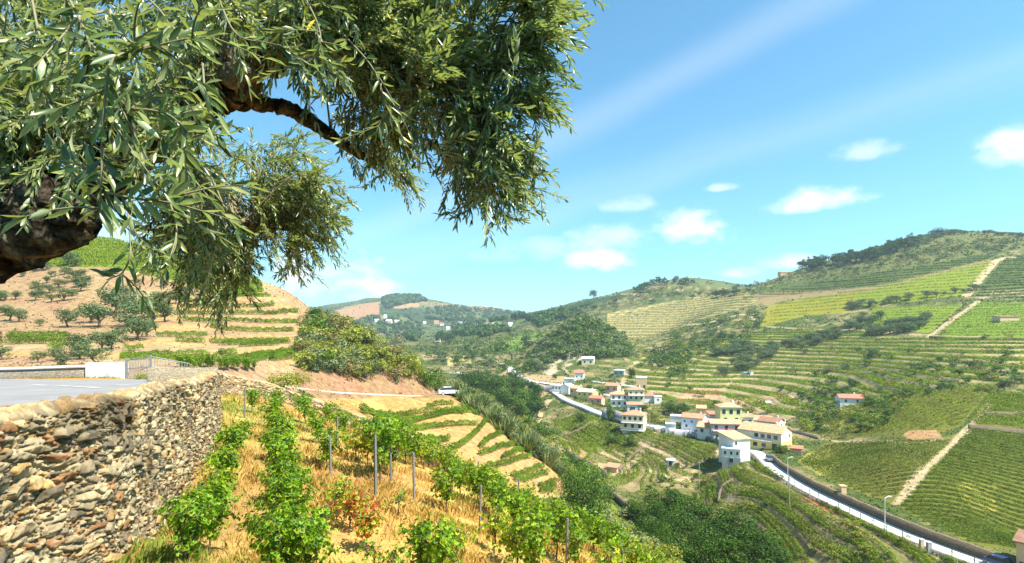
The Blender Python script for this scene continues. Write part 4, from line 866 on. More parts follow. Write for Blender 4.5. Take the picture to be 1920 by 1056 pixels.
# ------------------------------------------------------------------ houses
def house(label, px, py, w, d, h, rz=0, roof='gable', rh=1.2, wall=WHITE, tile=TILE, wins=(), balc=(), door=None, chim=True, name='house', ov=.35, anchor='c', y0=90, deep=3.0, cat='house', base=None, ridge='x', lift=0):
    """front face at local y=0 looking towards -y; base point under the front centre"""
    p = hit(px, py, y0); k = 1
    r = link(name, None, loc=p + Vector((0, 0, .1 + lift)), rz=math.radians(rz), label=label, cat=cat)
    a = w / 2; b = MB()
    if roof in ('gable',) and ridge == 'y': 
        b.add([(-a,0,-deep),(a,0,-deep),(a,d,-deep),(-a,d,-deep),(-a,0,h),(a,0,h),(a,d,h),(-a,d,h),(0,0,h+rh),(0,d,h+rh)], [(0,1,5,8,4),(2,3,7,9,6),(1,2,6,5),(3,0,4,7),(4,8,9,7),(8,5,6,9)])
    elif roof == 'gable':
        b.add([(-a,0,-deep),(a,0,-deep),(a,d,-deep),(-a,d,-deep),(-a,0,h),(a,0,h),(a,d,h),(-a,d,h),(-a,d/2,h+rh),(a,d/2,h+rh)], [(0,1,5,4),(1,2,6,9,5),(2,3,7,6),(3,0,4,8,7),(4,5,9,8),(7,8,9,6)])
    elif roof == 'shed':
        b.add([(-a,0,-deep),(a,0,-deep),(a,d,-deep),(-a,d,-deep),(-a,0,h),(a,0,h),(a,d,h+rh),(-a,d,h+rh)], [(0,1,5,4),(1,2,6,5),(2,3,7,6),(3,0,4,7),(4,5,6,7)])
    else: b.box(-a,a,0,d,-deep,h)
    b.build('wall', wall, r)
    if base: MB().box(-a-.03,a+.03,-.03,d+.03,-deep-.1,base[0]).build('lower_wall', base[1], r)
    t = .18; o = ov; rf = MB(); z = h + .02
    if roof == 'gable' and ridge == 'y':
        s = rh / a; e = z - s * o
        for sg in (-1, 1):
            x1 = sg * (a + o); rf.add([(0,-o,z+rh),(x1,-o,e),(x1,d+o,e),(0,d+o,z+rh),(0,-o,z+rh+t),(x1,-o,e+t),(x1,d+o,e+t),(0,d+o,z+rh+t)], [(0,1,2,3),(4,5,6,7),(0,1,5,4),(1,2,6,5),(2,3,7,6)])
    elif roof == 'gable':
        s = rh / (d / 2); e = z - s * o
        for sg in (0, 1):
            y1 = -o if sg == 0 else d + o; rf.add([(-a-o,d/2,z+rh),(-a-o,y1,e),(a+o,y1,e),(a+o,d/2,z+rh),(-a-o,d/2,z+rh+t),(-a-o,y1,e+t),(a+o,y1,e+t),(a+o,d/2,z+rh+t)], [(0,1,2,3),(4,5,6,7),(0,1,5,4),(1,2,6,5),(2,3,7,6)])
    elif roof == 'hip':
        q = min(a, d / 2) * .9; rf.add([(-a-o,-o,z),(a+o,-o,z),(a+o,d+o,z),(-a-o,d+o,z),(-a-o,-o,z+.12),(a+o,-o,z+.12),(a+o,d+o,z+.12),(-a-o,d+o,z+.12),(-a+q,d/2,z+rh),(a-q,d/2,z+rh)], [(0,3,2,1),(0,1,5,4),(1,2,6,5),(2,3,7,6),(3,0,4,7),(4,5,9,8),(5,6,9),(6,7,8,9),(7,4,8)])
    elif roof == 'shed':
        s = rh / d; rf.add([(-a-o,-o,z-s*o),(a+o,-o,z-s*o),(a+o,d+o,z+rh+s*o),(-a-o,d+o,z+rh+s*o),(-a-o,-o,z+t-s*o),(a+o,-o,z+t-s*o),(a+o,d+o,z+rh+t+s*o),(-a-o,d+o,z+rh+t+s*o)], [(0,3,2,1),(4,5,6,7),(0,1,5,4),(1,2,6,5),(2,3,7,6),(3,0,4,7)])
    else: rf.box(-a-.12,a+.12,-.12,d+.12,h-.1,h+.25)
    R = rf.build('roof', tile, r)
    if chim: MB().box(a*.45,a*.45+.5,d*.6,d*.6+.5,h*.8,h+rh+.7).build('chimney', WHITE, R)
    def put(face, u, z0, ww, hh, nm, m1, m2, dep=.06):
        f = MB().box(-ww/2-.08,ww/2+.08,-.05,.02,-.08,hh+.08); g_ = MB().box(-ww/2,ww/2,-.075,-.04,0,hh)
        g_.box(-.03,.03,-.09,-.07,0,hh)
        def tr(x, y, zz):
            if face == 'f': return (x + u, y, zz + z0)
            if face == 'r': return (a - y, x + u, zz + z0)
            return (-a + y, -x + u, zz + z0)
        fo = f.xf(tr).build(nm, m1, r); g_.xf(tr).build('pane' if nm == 'window' else 'panel', m2, fo)
    for (face, n, z0, ww, hh, *sp) in wins:
        L_ = w if face == 'f' else d; lo, hi = (sp + [None, None])[:2] if len(sp) >= 2 else (None, None)
        if lo is None: lo, hi = 0, 1
        for i in range(n):
            q = lo + (hi - lo) * (i + .5) / n; put(face, (q - .5) * w if face == 'f' else q * d, z0, ww, hh, 'window', FRM, GLASS)
    if door: put(door[0], (door[1] - .5) * w if door[0] == 'f' else door[1] * d, 0, door[2], door[3], 'door', FRM, door[4])
    for (z0, x0, x1, m_, *dd) in balc:
        dp = dd[0] if dd else 1.1
        bm = MB().box(-a + x0 * w, -a + x1 * w, -dp, 0.02, z0 - .15, z0); bo = bm.build('balcony', WHITE, r)
        rl = MB().box(-a + x0*w, -a + x1*w, -dp, -dp+.06, z0+.82, z0+.9)
        n = max(2, int((x1-x0)*w/.35))
        for i in range(n + 1): xx = -a + x0*w + (x1-x0)*w*i/n; rl.box(xx-.03, xx+.03, -dp+.01, -dp+.05, z0, z0+.82)
        rl.build('railing', m_, bo)
    return r
W2 = lambda z, n=3: ('f', n, z, .9, 1.2)
house('long yellow building with orange roof and white gable beside the road bend', 1424, 842, 12.0, 8.0, 5.0, -47, 'gable', 1.7, CREAM, TILEO, [('f', 4, 3.2, 1.1, 1.2, .35, .95), ('f', 2, .7, 1.2, 1.1, .3, .7), ('r', 1, 3.4, .7, .9, .6, .9)], [(2.7, .05, .8, IRON)], ('f', .85, 1.3, 2.0, SHUT), base=(2.5, YEL))
house('brown roofed annex behind the long yellow building', 1440, 813, 6.5, 5.5, 3.8, -47, 'gable', 1.2, WHITE, TILEB, [('r', 1, 2.4, .8, .9)], y0=150)
house('three storey yellow house with large dark windows and orange roof', 1371, 803, 7.4, 7, 7.2, -6, 'hip', 1.4, PALEY, TILEO, [('f', 3, 5.0, 1.1, 1.5), ('f', 2, 2.6, 1.0, 1.0)], [(2.3, .3, .75, WHITE)], None, y0=150)
house('lower wing with red balcony in front of the three storey yellow house', 1362, 819, 9.4, 4.5, 4.0, -10, 'shed', .7, GREYR, TILEO, [('f', 3, 2.2, 1.0, 1.3)], [(1.9, .05, .75, REDP)], ('f', .85, 2.0, 2.0, SHUT), chim=False, y0=140)
house('small red roofed annex left of the three storey yellow house', 1341, 797, 3.6, 5, 3.6, -6, 'shed', .6, WHITE, TILER, (), y0=150, chim=False)
house('white annex with orange roof right of the three storey yellow house', 1400, 801, 4.4, 5, 3.4, -10, 'gable', .9, WHITE, TILE, [W2(1.2, 2)], y0=150)
house('low house with wide orange roof behind the long yellow building', 1422, 801, 8, 6, 2.4, -30, 'gable', 1.2, CREAM, TILEO, (), y0=160, chim=False)
house('orange roofed low house with white stair wall left of the red balcony', 1325, 817, 6, 6.5, 2.6, -32, 'gable', 1.3, WHITE, TILEO, [W2(.9, 2)], y0=140, chim=False)
house('white and blue washed house with red roof and blue door', 1297, 807, 7.4, 6.5, 4.2, -34, 'gable', 1.1, BLUEW, TILE, [('f', 3, 2.6, .5, .6), ('f', 1, .9, .6, .9, .1, .4)], (), ('f', .86, 1.3, 1.9, BLU), y0=140)
house('white flat roofed outbuilding left of the blue washed house', 1268, 797, 4.2, 4, 3.0, -20, 'flat', 0, WHITE, METR, (), y0=150, chim=False)
house('low white garage by the roadside below the flat roofed outbuilding', 1257, 806, 3.4, 3, 1.8, -20, 'flat', 0, BLUEW, METR, (), y0=150, chim=False)
house('cream villa with balconies on two floors and red hipped roof', 1186, 812, 7.6, 7, 6.2, -24, 'hip', 1.6, CREAM, TILE, [('f', 4, 4.5, .9, 1.2), ('f', 3, 1.8, 1.0, 1.3), ('r', 2, 4.5, .8, 1.1)], [(3.7, -.03, 1.03, WHITE), (1.0, -.03, 1.03, WHITE)], None, y0=120)
house('white corner house with orange lean-to roof standing below the road', 1391, 866, 5.2, 6.5, 6.0, 14, 'shed', .9, WHITE, TILEO, [('f', 1, 4.6, .6, .8, 0, .3)], (), y0=100, chim=False, deep=4)
house('white block with grey ground floor in front of the white corner house', 1371, 874, 4.6, 5, 4.4, -24, 'flat', 0, WHITE, WHITE, [('f', 3, 3.0, .5, .8), ('f', 1, .9, 1.0, 1.1)], (), y0=100, chim=False, base=(2.2, GREYR), deep=4)
house('white shed with pale metal roof behind the long yellow building', 1455, 807, 5.0, 4.2, 2.4, -30, 'shed', .5, WHITE, METR, (), (), ('f', .4, 2.4, 1.6, SHUT), y0=150, chim=False)
house('small orange shed beside the vines right of the end gable', 1492, 851, 3.0, 2.4, 1.3, -30, 'shed', .3, PINK, TILER, (), y0=110, chim=False, name='shed', cat='shed')
house('white house with orange roof and a row of blue shutters', 1161, 763, 7.8, 6.5, 5.6, -8, 'hip', 1.3, WHITE, TILEO, [('f', 3, 3.6, 1.0, 1.4), ('f', 3, 1.0, 1.0, 1.2)], [(3.3, 0, 1, IRON, .7)], y0=180)
house('yellow three storey house with red roof right of the blue shutters', 1193, 762, 7.2, 7, 7.4, -8, 'hip', 1.3, CREAM, TILE, [('f', 3, 5.6, .8, 1.0), ('f', 3, 3.2, .9, 1.1)], [(5.0, 0, 1, WHITE, .7)], y0=180)
house('white and blue garage house with terracotta terrace roof', 1190, 772, 6.0, 4, 2.8, -8, 'shed', .5, BLUEW, TILE, (), (), ('f', .35, 2.2, 1.9, SHUT), y0=170, chim=False)
house('white cottage with red roof right of the yellow three storey house', 1218, 755, 5.4, 5, 3.0, -8, 'hip', 1.3, WHITE, TILER, (), y0=190)
house('small white house right of the red roofed cottage', 1234, 757, 3.4, 4, 3.2, -8, 'flat', 0, WHITE, WHITE, [('f', 1, 1.4, .7, .8)], y0=190, chim=False)
house('pink two storey house with orange roof above the garden wall', 1146, 740, 7.0, 6.5, 4.8, -30, 'gable', 1.3, PINK, TILE, [('f', 2, 2.7, .9, 1.1)], y0=220)
house('pale unfinished building with ochre front and white side', 1203, 731, 6.0, 7, 6.6, -12, 'flat', 0, OCH, WHITE, [('f', 2, 1.2, 1.2, 1.4)], y0=240, chim=False)
house('grey concrete house with pale roof below the sandy path', 1160, 705, 7.0, 6, 3.6, -20, 'hip', .7, GREYR, METR, [('f', 2, 1.2, 1.0, 1.0)], y0=260, chim=False)
house('bright yellow house with long pale roof in the upper street', 1096, 751, 9.5, 6, 4.4, -38, 'gable', 1.2, YEL, CREAM, [('f', 3, 2.6, .9, 1.0)], y0=220)
house('orange and pink house left of the bright yellow house', 1077, 744, 6.0, 6, 4.4, -38, 'gable', 1.2, OCH, TILEO, [('f', 2, 2.4, .9, 1.0)], y0=230)
house('low house with deep red roof at the end of the upper street', 1116, 758, 6.4, 5, 2.8, -30, 'gable', 1.1, PINK, TILER, [('f', 2, 1.0, .8, .9)], y0=210)
house('white house with grey roof terrace first in the upper street', 1043, 736, 6.5, 6, 4.0, -36, 'hip', .8, WHITE, METR, [('f', 3, 2.0, .8, 1.1)], y0=250)
house('white gabled house between the grey roof terrace and the orange house', 1059, 739, 5.0, 6, 4.4, -36, 'gable', 1.1, WHITE, METR, [('r', 1, 2.0, .8, 1.0)], y0=250, ridge='y')
house('small white house with red roof above the upper street', 1086, 712, 6.0, 6, 4.4, -12, 'gable', 1.5, WHITE, TILER, [('f', 2, 1.6, .8, .9)], y0=260)
house('low white wing left of the small red roofed house', 1067, 719, 7.0, 5, 2.8, -20, 'flat', 0, WHITE, WHITE, (), y0=260, chim=False)
house('yellow and white farmhouse under the wooded knoll', 1102, 684, 9.0, 7, 4.5, -14, 'gable', 1.3, CREAM, METR, [('f', 2, 1.4, 1.2, 1.4)], y0=330)
house('white house with red roof alone on the right hillside', 1597, 759, 8.0, 5.5, 2.4, -14, 'gable', 1.2, WHITE, TILER, [('f', 2, .9, .7, .9)], y0=160)
HUT = dict(name='hut', cat='hut', chim=False)
house('tiny white hut with grey roof on a stone platform in the gardens', 1257, 875, 1.9, 1.8, 1.7, -20, 'hip', .35, WHITE, METR, (), (), ('f', .5, .8, 1.4, SHUT), y0=110, **HUT)
house('little white hut alone on the green terraces', 1405, 705, 5.0, 3.5, 1.8, 0, 'flat', 0, WHITE, METR, (), y0=220, **HUT)
house('tiny pale hut on the terrace behind the three storey house', 1441, 762, 1.8, 1.6, 1.6, 0, 'gable', .4, WHITE, CREAM, (), y0=160, **HUT)
house('small ruined hut with orange roof behind the thicket', 1315, 779, 3.6, 3.5, 2.8, -20, 'shed', .8, OCH, TILEO, (), y0=170, **HUT)
house('small orange shed among the bushes behind the blue washed house', 1254, 777, 3.0, 2.5, 1.4, -20, 'gable', .5, CREAM, TILE, (), y0=170, **HUT)
house('low shed with terracotta roof at the foot of the stone steps', 1146, 886, 3.4, 3, 1.4, -30, 'shed', .4, OCH, TILE, (), y0=110, **HUT)
house('low stone hut near the right edge above the green fields', 1893, 603, 11.5, 6, 2.9, 0, 'shed', .6, OCH, TILEB, (), y0=250, **HUT)
house('small brick ruin beside the upstream vine field', 994, 646, 8, 6, 4.4, -10, 'flat', 0, TILEB, OCH, [('f', 2, 1.6, 1.0, 1.4)], y0=400, **HUT)
house('white farmhouse beside two tall dark trees upstream', 820, 642, 8, 6, 3.6, 0, 'gable', 1.4, WHITE, METR, (), y0=400, chim=False)
FAR = dict(y0=900, chim=False, deep=6)
house('white church like building with tower on the distant mountain', 728, 607, 15, 10, 8, -10, 'gable', 3, CREAM, WHITE, (), **FAR)
for (x, y, w, h, lb, wl, tl) in [(722,602,9,20,'tall white tower block on the distant mountain',WHITE,WHITE),(744,605,14,6,'long white farm building right of the distant tower',WHITE,CREAM),(706,604,12,7,'white house left of the distant tower',WHITE,METR),(818,608,14,9,'distant house with pink walls on the mountain flank',PINK,TILE),
    (828,611,10,7,'distant white house with red roof on the mountain flank',WHITE,TILER),(796,608,8,6,'small distant white cottage on the mountain flank',WHITE,METR),(863,610,9,7,'distant white cottage right of the pink house',WHITE,METR),(840,619,9,6,'lone distant white cottage low on the mountain flank',WHITE,METR),
    (957,614,7,5,'tiny white hut above the straw field far upstream',WHITE,METR),(910,580,26,9,'pinkish long building on the distant skyline',PINK,TILE),(926,581,22,10,'red roofed building on the distant skyline',OCH,TILE),(938,582,12,7,'smaller house at the right end of the distant skyline hamlet',PINK,TILEB)]:
    house(lb, x, y, w * .9, w * .7, h * .75, 0, 'gable' if h < 15 else 'hip', 3, wl, tl, (), **FAR)
house('low roof of a farm building on the middle skyline', 1475, 501, 16, 8, 1.5, 0, 'gable', 1.6, OCH, TILEB, (), y0=500, chim=False)
house('brown stone house with dark roof cut by the lower right corner', 1936, 1080, 3.4, 4, 4.2, -60, 'gable', 1.0, OCH, TILEB, [('f', 1, 1.2, .8, 1.2)], y0=60, chim=False)

# ------------------------------------------------------------------ cars
def car(label, p, rz, col, group=None):
    r = link('parked_car', None, loc=p, rz=rz, label=label, cat='car', group=group)
    prof = [(-2.1,.35),(-2.1,.75),(-1.95,.92),(-1.0,1.0),(.9,1.0),(1.95,.85),(2.1,.6),(2.1,.35)]; V = [(x, s * .85, z) for s in (-1, 1) for x, z in prof]; n = len(prof)
    MB().add(V, [tuple(range(n)), tuple(range(2*n-1, n-1, -1))] + [(i, i + n, (i + 1) % n + n, (i + 1) % n) for i in range(n)]).build('body', col, r)
    V = [(x, s * y, z) for s in (-1, 1) for x, y, z in [(-1.75,.8,.99),(-1.2,.68,1.45),(.35,.68,1.47),(1.05,.8,.99)]]
    MB().add(V, [(0,1,2,3),(7,6,5,4)] + [(i, i + 4, (i + 1) % 4 + 4, (i + 1) % 4) for i in range(4)]).build('cabin', GLASS, r)
    MB().box(-1.15,.3,-.66,.66,1.44,1.5).build('roof', col, r)
    for x in (-1.3, 1.3):
        for s in (-1, 1): w_ = MB().tube([(x, s * .66, .32), (x, s * .87, .32)], .32, 12).build('wheel', SHUT, r); MB().tube([(x, s * .865, .32), (x, s * .885, .32)], .18, 8).build('rim', METR, w_)
    for s in (-1, 1): MB().box(2.06,2.13,s*.6-.15,s*.6+.15,.6,.75).build('headlight', FRM, r)
CW = mat('white_car_paint', (.75,.75,.75), .3, spec=.5); CD = mat('dark_car_paint', (.10,.12,.12), .3, spec=.5); CR = mat('red_car_paint', (.5,.04,.03), .3, spec=.5); CB = mat('blue_car_paint', (.05,.08,.2), .3, spec=.5)
def rdir(i): d = VRC[min(i+1, len(VRC)-1)] - VRC[i-1]; return math.atan2(d[1], d[0])
i = int(np.argmin(np.abs(VRC[:, 0] / VRC[:, 1] * F + 960 - 1437))); car('dark grey car driving on the white road below the yellow building', at_road(i, .9, .02), rdir(i), CD)
i = int(np.argmin(np.abs(VRC[:, 0] / VRC[:, 1] * F + 960 - 1357))); car('red car parked by the house with the red balcony', at_road(i, 1.2, .02), rdir(i), CR)
i = int(np.argmin(np.abs(VRC[:, 0] / VRC[:, 1] * F + 960 - 1872))); car('dark blue car at the lower right end of the white road', at_road(i, .9, .02), rdir(i), CB)
for (x, y, m_, lb) in [(843,739,CW,'white car at the left of the roadside lay-by'),(858,741,CD,'dark car in the middle of the roadside lay-by'),(872,742,CW,'white car at the right end of the roadside lay-by'),(851,736,CB,'blue car parked behind the white one in the lay-by')]:
    p = hit(x, y + 2, 90, 135); car(lb, p + Vector((0, 0, .05)), .25, m_)

# ------------------------------------------------------------------ near road, gate, far walls
WALLP = [(-4.3,-1,-.90,8),(-5.0,2.5,-.91,8),(-5.57,5.8,-.93,8),(-5.59,6.5,-.93,8),(-5.78,7.6,-.95,8),(-7.26,11,-1.10,8),(-8.54,14,-1.22,8),(-10.34,18.3,-1.40,8),(-11.75,21,-1.5,8),(-14.4,26,-1.8,8),(-16.6,29.8,-2.1,8),(-18.3,33.2,-2.35,8),
         (-17.9,35.6,-2.75,8),(-15.9,38,-3.9,8),(-12.9,40,-5.5,8),(-9.9,41,-6.85,8),(-6.6,41,-8.6,8),(-3.2,38.6,-10.0,8),(-.8,35,-11.2,8)]
WC = catmull([a[:3] for a in WALLP], 40)
def rz_(Y): return np.interp(Y, [0, 8, 19, 33, 42, 60], [-1.10, -1.14, -1.75, -2.85, -3.42, -4.2])
ys = np.linspace(0, 43.5, 90); nearw = WC[:int(11.4 * 40)]; wx = np.interp(ys, nearw[:, 1], nearw[:, 0]) - .25
wx = np.where(ys > 33, np.interp(ys, [33, 36, 43.5], [-18.55, -22, -26]), wx)
us = np.linspace(0, 1, 30); V = np.stack([np.stack([wx * (1 - u) + (-75) * u, ys, rz_(ys)], 1) for u in us], 1).reshape(-1, 3); n = len(us); k = (np.arange(len(ys) - 1)[:, None] * n + np.arange(n - 1)[None]).reshape(-1, 1)
link('road_terrace', mesh_np('road_terrace', V, np.concatenate([k, k + n, k + n + 1, k + 1], 1), M['asphalt'], smooth=True), kind='structure')
WPAINT = mat('worn_road_paint', (.5, .5, .48), .9, (6, .6, 1.2, 8))
mk = MB()
for (x0, y0_, x1, y1_) in [(62,722,88,723.5),(112,724,132,725),(140,725.5,158,726.5),(163,726.5,186,728),(212,723,262,720.5)]:
    q = []
    for (x, y) in ((x0, y0_), (x1, y1_)):
        Yd = 30.0
        for _ in range(30): Yd = -rz_(Yd) * F / (y - HOR)
        q.append(Vector(((x - 960) / F * Yd, Yd, 0)))
    n_ = Vector((-(q[1] - q[0]).y, (q[1] - q[0]).x, 0)).normalized() * .11
    mk.add([(v.x, v.y, float(rz_(v.y)) + .012) for v in (q[0] - n_, q[1] - n_, q[1] + n_, q[0] + n_)], [(0, 1, 2, 3)])
mk.build('road_markings', WPAINT, kind='structure')
# mid road with pale kerb wall
l = MR; z = MRZ
ribbon(l, z, 2.8, 'road', M['asphalt'])
o_ = offset(l, -3.0); wall_along(o_[18:], z[18:] - 1.2, z[18:] + .18, .3, 'parapet_wall', cm('pale_parapet', (.48,.42,.33)), 'pale low parapet along the road across the golden bank')
guardrail(offset(l, -2.7)[62:], z[62:], 'guardrail', 'white guardrail beside the cars in the lay-by', pitch=2.0)
# far side walls and the gate
def zr(x): return -3.42
lw = np.stack([np.linspace(-75, -34.1, 60), np.full(60, 42.6)], 1); r = link('boundary_wall', None, loc=(-50, 42.6, -3.4), label='low stone wall with whitewashed coping along the far side of the road', cat='wall')
def sub_wall(line, z0, z1, th, nm, m_, c):
    o = wall_along(line - np.array(c[:2]), z0 - c[2], z1 - c[2], th, nm, m_, None, None); o.parent = r
cc = (-50, 42.6, -3.4); zt = np.interp(lw[:, 0], [-75, -40, -34.1], [-2.9, -2.55, -2.35]); sub_wall(lw, -4.5, zt - .18, .45, 'masonry', M['stone'], cc); sub_wall(lw + [0, -.06], zt - .18, zt, .57, 'coping', WHITE, cc)
wm = mat('stained_whitewash', (.78, .76, .72), .9, (1.4, .55, 1.1, 9)); wm2 = MB().box(-34.0,-30.9,42.5,42.95,-4.6,-2.15); wm2.build('plastered_wall', wm, label='stained white plastered wall between the stone wall and the gate', cat='wall')
r = link('iron_gate', None, loc=(-30.7, 42.6, -3.45), label='grey iron gate with vertical bars, one leaf standing open', cat='gate')
for nm_, a0, a1, hs in [('gate_leaf', (0, 0), (1.9, -.2), (1.55, 1.8)), ('gate_leaf', (2.05, -.2), (4.0, 1.6), (1.8, 1.15))]:
    b = MB(); n = 15
    G0, G1 = Vector((*a0, 0)), Vector((*a1, 0))
    for i in range(n): q = G0.lerp(G1, i / (n - 1)); hh = hs[0] + (hs[1] - hs[0]) * i / (n - 1); b.tube([(q.x, q.y, .05), (q.x, q.y, hh)], .022, 5)
    for f in (.04, .55, 1.0): b.tube([(G0.x, G0.y, max(.08, hs[0] * f)), (G1.x, G1.y, max(.08, hs[1] * f))], .035, 5)
    b.build(nm_, IRON, r)
for x, h_ in ((-.1, 1.65), (1.97, 1.95)): MB().box(x - .06, x + .06, -.26 if x > 1 else -.06, -.14 if x > 1 else .06, -.3, h_).build('gate_post', IRON, r)
# low curved dry stone return wall beside the gate, bush of climbing leaves behind it
rw = catmull([(-23.0,33.6),(-21.6,34.0),(-20.3,34.4),(-19.6,35.6)], 10); M['stone2'] = stone_mat('tan_dry_stone', [(.42,.34,.22),(.5,.42,.28),(.3,.25,.18),(.46,.36,.2)], 3.2)
wall_along(rw, -4.2, -2.0 - np.linspace(0, .1, len(rw)), .55, 'stone_wall', M['stone2'], 'short curved dry stone wall end beside the iron gate')
# ------------------------------------------------------------------ near dry stone wall: displaced stones, colour per stone
def hash2(ix, iy, k): 
    h = np.sin(ix * 127.1 + iy * 311.7 + k * 74.7) * 43758.5453; return h - np.floor(h)
def worley(x, y):
    """F1, F2, cell id hashes (4 numbers) on a jittered unit lattice"""
    xi = np.floor(x); yi = np.floor(y); f1 = np.full(x.shape, 9.); f2 = np.full(x.shape, 9.); cx = np.zeros(x.shape); cy = np.zeros(x.shape); dx = np.zeros(x.shape); dy = np.zeros(x.shape)
    for a in (-1, 0, 1):
        for b in (-1, 0, 1):
            gx_ = xi + a; gy_ = yi + b; ox = gx_ + .5 + (hash2(gx_, gy_, 1) - .5) * .95; oy = gy_ + .5 + (hash2(gx_, gy_, 2) - .5) * .95
            ex = x - ox; ey = y - oy; d = (np.abs(ex) ** 2.6 + np.abs(ey) ** 2.6) ** (1 / 2.6); m = d < f1
            f2 = np.where(m, f1, np.minimum(f2, d)); f1 = np.where(m, d, f1); cx = np.where(m, gx_, cx); cy = np.where(m, gy_, cy); dx = np.where(m, ex, dx); dy = np.where(m, ey, dy)
    return f1, f2, cx, cy, dx, dy
STC = np.array([(.36,.32,.25),(.42,.37,.28),(.30,.27,.22),(.22,.21,.19),(.50,.41,.25),(.48,.30,.13),(.36,.17,.08),(.50,.45,.34),(.17,.16,.15),(.38,.35,.30)])
def build_wall(name, s0, s1, label, hmax, tone, warm):
    C = WC[int(s0 * 40):int(s1 * 40) + 1]; seg = np.r_[0, np.cumsum(np.linalg.norm(np.diff(C[:, :2], axis=0), axis=1))]
    S_ = [0.0]
    while S_[-1] < seg[-1]:
        y = np.interp(S_[-1], seg, C[:, 1]); S_.append(S_[-1] + min(max(.0022 * abs(y), .013), .05))
    s = np.array(S_[:-1]); px_ = np.stack([np.interp(s, seg, C[:, i]) for i in range(3)], 1)
    t = np.gradient(px_[:, :2], axis=0); t /= np.linalg.norm(t, axis=1, keepdims=True); nx = np.stack([t[:, 1], -t[:, 0]], 1)   # outward (towards the vines)
    th = .40; dv = .017 if s0 < 5 else .035
    v = np.concatenate([np.linspace(-hmax, 0, int(hmax / dv)), np.linspace(0, th, int(th / .022))[1:], th + np.linspace(0, .5, 14)[1:]])
    Sg, Vg = np.meshgrid(s, v, indexing='ij')
    out = np.where(Vg <= 0, 0, np.where(Vg < th, -Vg, -th)); up = np.where(Vg <= 0, Vg, np.where(Vg < th, 0, -(Vg - th)))
    rnd = np.clip(1 - np.abs(Vg) / .07, 0, 1) * .03; up = up - rnd; batter = np.where(Vg < 0, -Vg * .07, 0)
    top = px_[:, 2] + fbm(s, s * 0, 1.1, 3) * .10
    # stones
    wx_ = Sg + fbm(Sg, Vg, .5, 3) * .16; wy_ = Vg + fbm(Sg + 9, Vg + 5, .45, 3) * .11 + .12 * np.sin(Sg * .9)
    big = np.clip((fbm(Sg + 40, Vg, .9, 2) + .12) * 6, 0, 1)
    fa = worley(wx_ / .27, wy_ / .105); fs = worley(wx_ / .12 + 50, wy_ / .045 + 9)
    sel = (hash2(fa[2], fa[3], 5) < (.55 if s0 < 5 else .4))
    pick = lambda i: np.where(sel, fa[i], fs[i] + (1000 if i in (2, 3) else 0))
    edge = np.minimum(np.where(sel, (fa[1] - fa[0]) * .2, (fs[1] - fs[0]) * .1), (fa[1] - fa[0]) * .25 + .004); cx_, cy_, dx_, dy_ = pick(2), pick(3), pick(4), pick(5)
    r1, r2, r3, r4 = (hash2(cx_, cy_, k) for k in (11, 12, 13, 14))
    sz = np.where(sel, 1, .5)
    hgt = sst(edge / .022) * (.05 + .07 * r1) * (.55 + .45 * sz) + (dx_ * (r2 - .5) + dy_ * (r3 - .5)) * .09 * sz * sst(edge / .022) + fbm(Sg, Vg, .09, 4) * .03 + fbm(Sg, Vg, .9, 2) * .07
    hgt = hgt + (np.maximum(np.abs(fbm(Sg + 3, Vg * 2.2, .12, 3)), .02)) * -.03
    ntop = sst(Vg / .1 + .5); k = (Vg > 0)
    X = px_[:, 0][:, None] + nx[:, 0][:, None] * (out + batter + hgt * (1 - ntop) + hgt * .15 * ntop); Y = px_[:, 1][:, None] + nx[:, 1][:, None] * (out + batter + hgt * (1 - ntop) + hgt * .15 * ntop)
    Z = top[:, None] + up + hgt * ntop * .75
    ci = (hash2(cx_, cy_, 21) * len(STC)).astype(int); col = STC[ci] * (tone * (.7 + .6 * r4))[..., None]
    n_ = fbm(Sg * 1.7, Vg * 1.7, .22, 4); col = col * (1 + .55 * n_)[..., None]
    lich = np.clip(fbm(Sg + 77, Vg, .3, 4) * 5 - 1.0, 0, 1)[..., None]; col = col * (1 - lich * .6) + np.array([.38, .36, .28]) * lich * .6
    dk = np.clip(fbm(Sg + 31, Vg + 8, 1.6, 3) * 2.2 + np.clip((Vg + .9) * 1.1, -1, .75) * (s0 < 5) * np.clip(1.6 - Sg / 9, 0, 1) - .25, 0, 1)[..., None]      # mottled darkening, strongest on the upper courses at the near end
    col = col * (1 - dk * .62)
    tp = np.clip((Vg + .02) / .1, 0, 1)[..., None]; col = col * (1 - tp) + (col * .7 + np.array([.26, .18, .09]) * .5) * tp
    col = col * (1 - warm) + warm * col.mean(-1, keepdims=True) * np.array([1.25, 1.0, .62])
    col = col * np.array([1.10, 1.0, .80]); gap = (1 - sst(edge / .012))[..., None]; col = col * (1 - gap * .5) + np.array([.05, .04, .03]) * gap * .5
    V = np.stack([X, Y, Z], -1).reshape(-1, 3); nv = len(v); ns = len(s)
    i = (np.arange(ns - 1)[:, None] * nv + np.arange(nv - 1)[None]).reshape(-1, 1); o = Vector(px_[ns // 2])
    Q = np.concatenate([i, i + nv, i + nv + 1, i + 1], 1)
    me = mesh_np(name, V - np.array(o), Q, M['wallstone'], col.reshape(-1, 3), smooth=False)
    return link(name, me, loc=o, label=label, cat='stone wall')
M['wallstone'] = mat('field_stone', (.3, .28, .22), .93, (22, .72, 1.22, 8), (60, .006, .9), vc='c', spec=.12)
build_wall('stone_wall', 0, 11.25, 'long dry stone wall of mixed grey and rust stones holding up the road', 3.3, .68, .42)
build_wall('stone_wall', 11.2, 17.9, 'farther dry stone wall descending to the right behind the vine rows', 3.0, .80, .45)

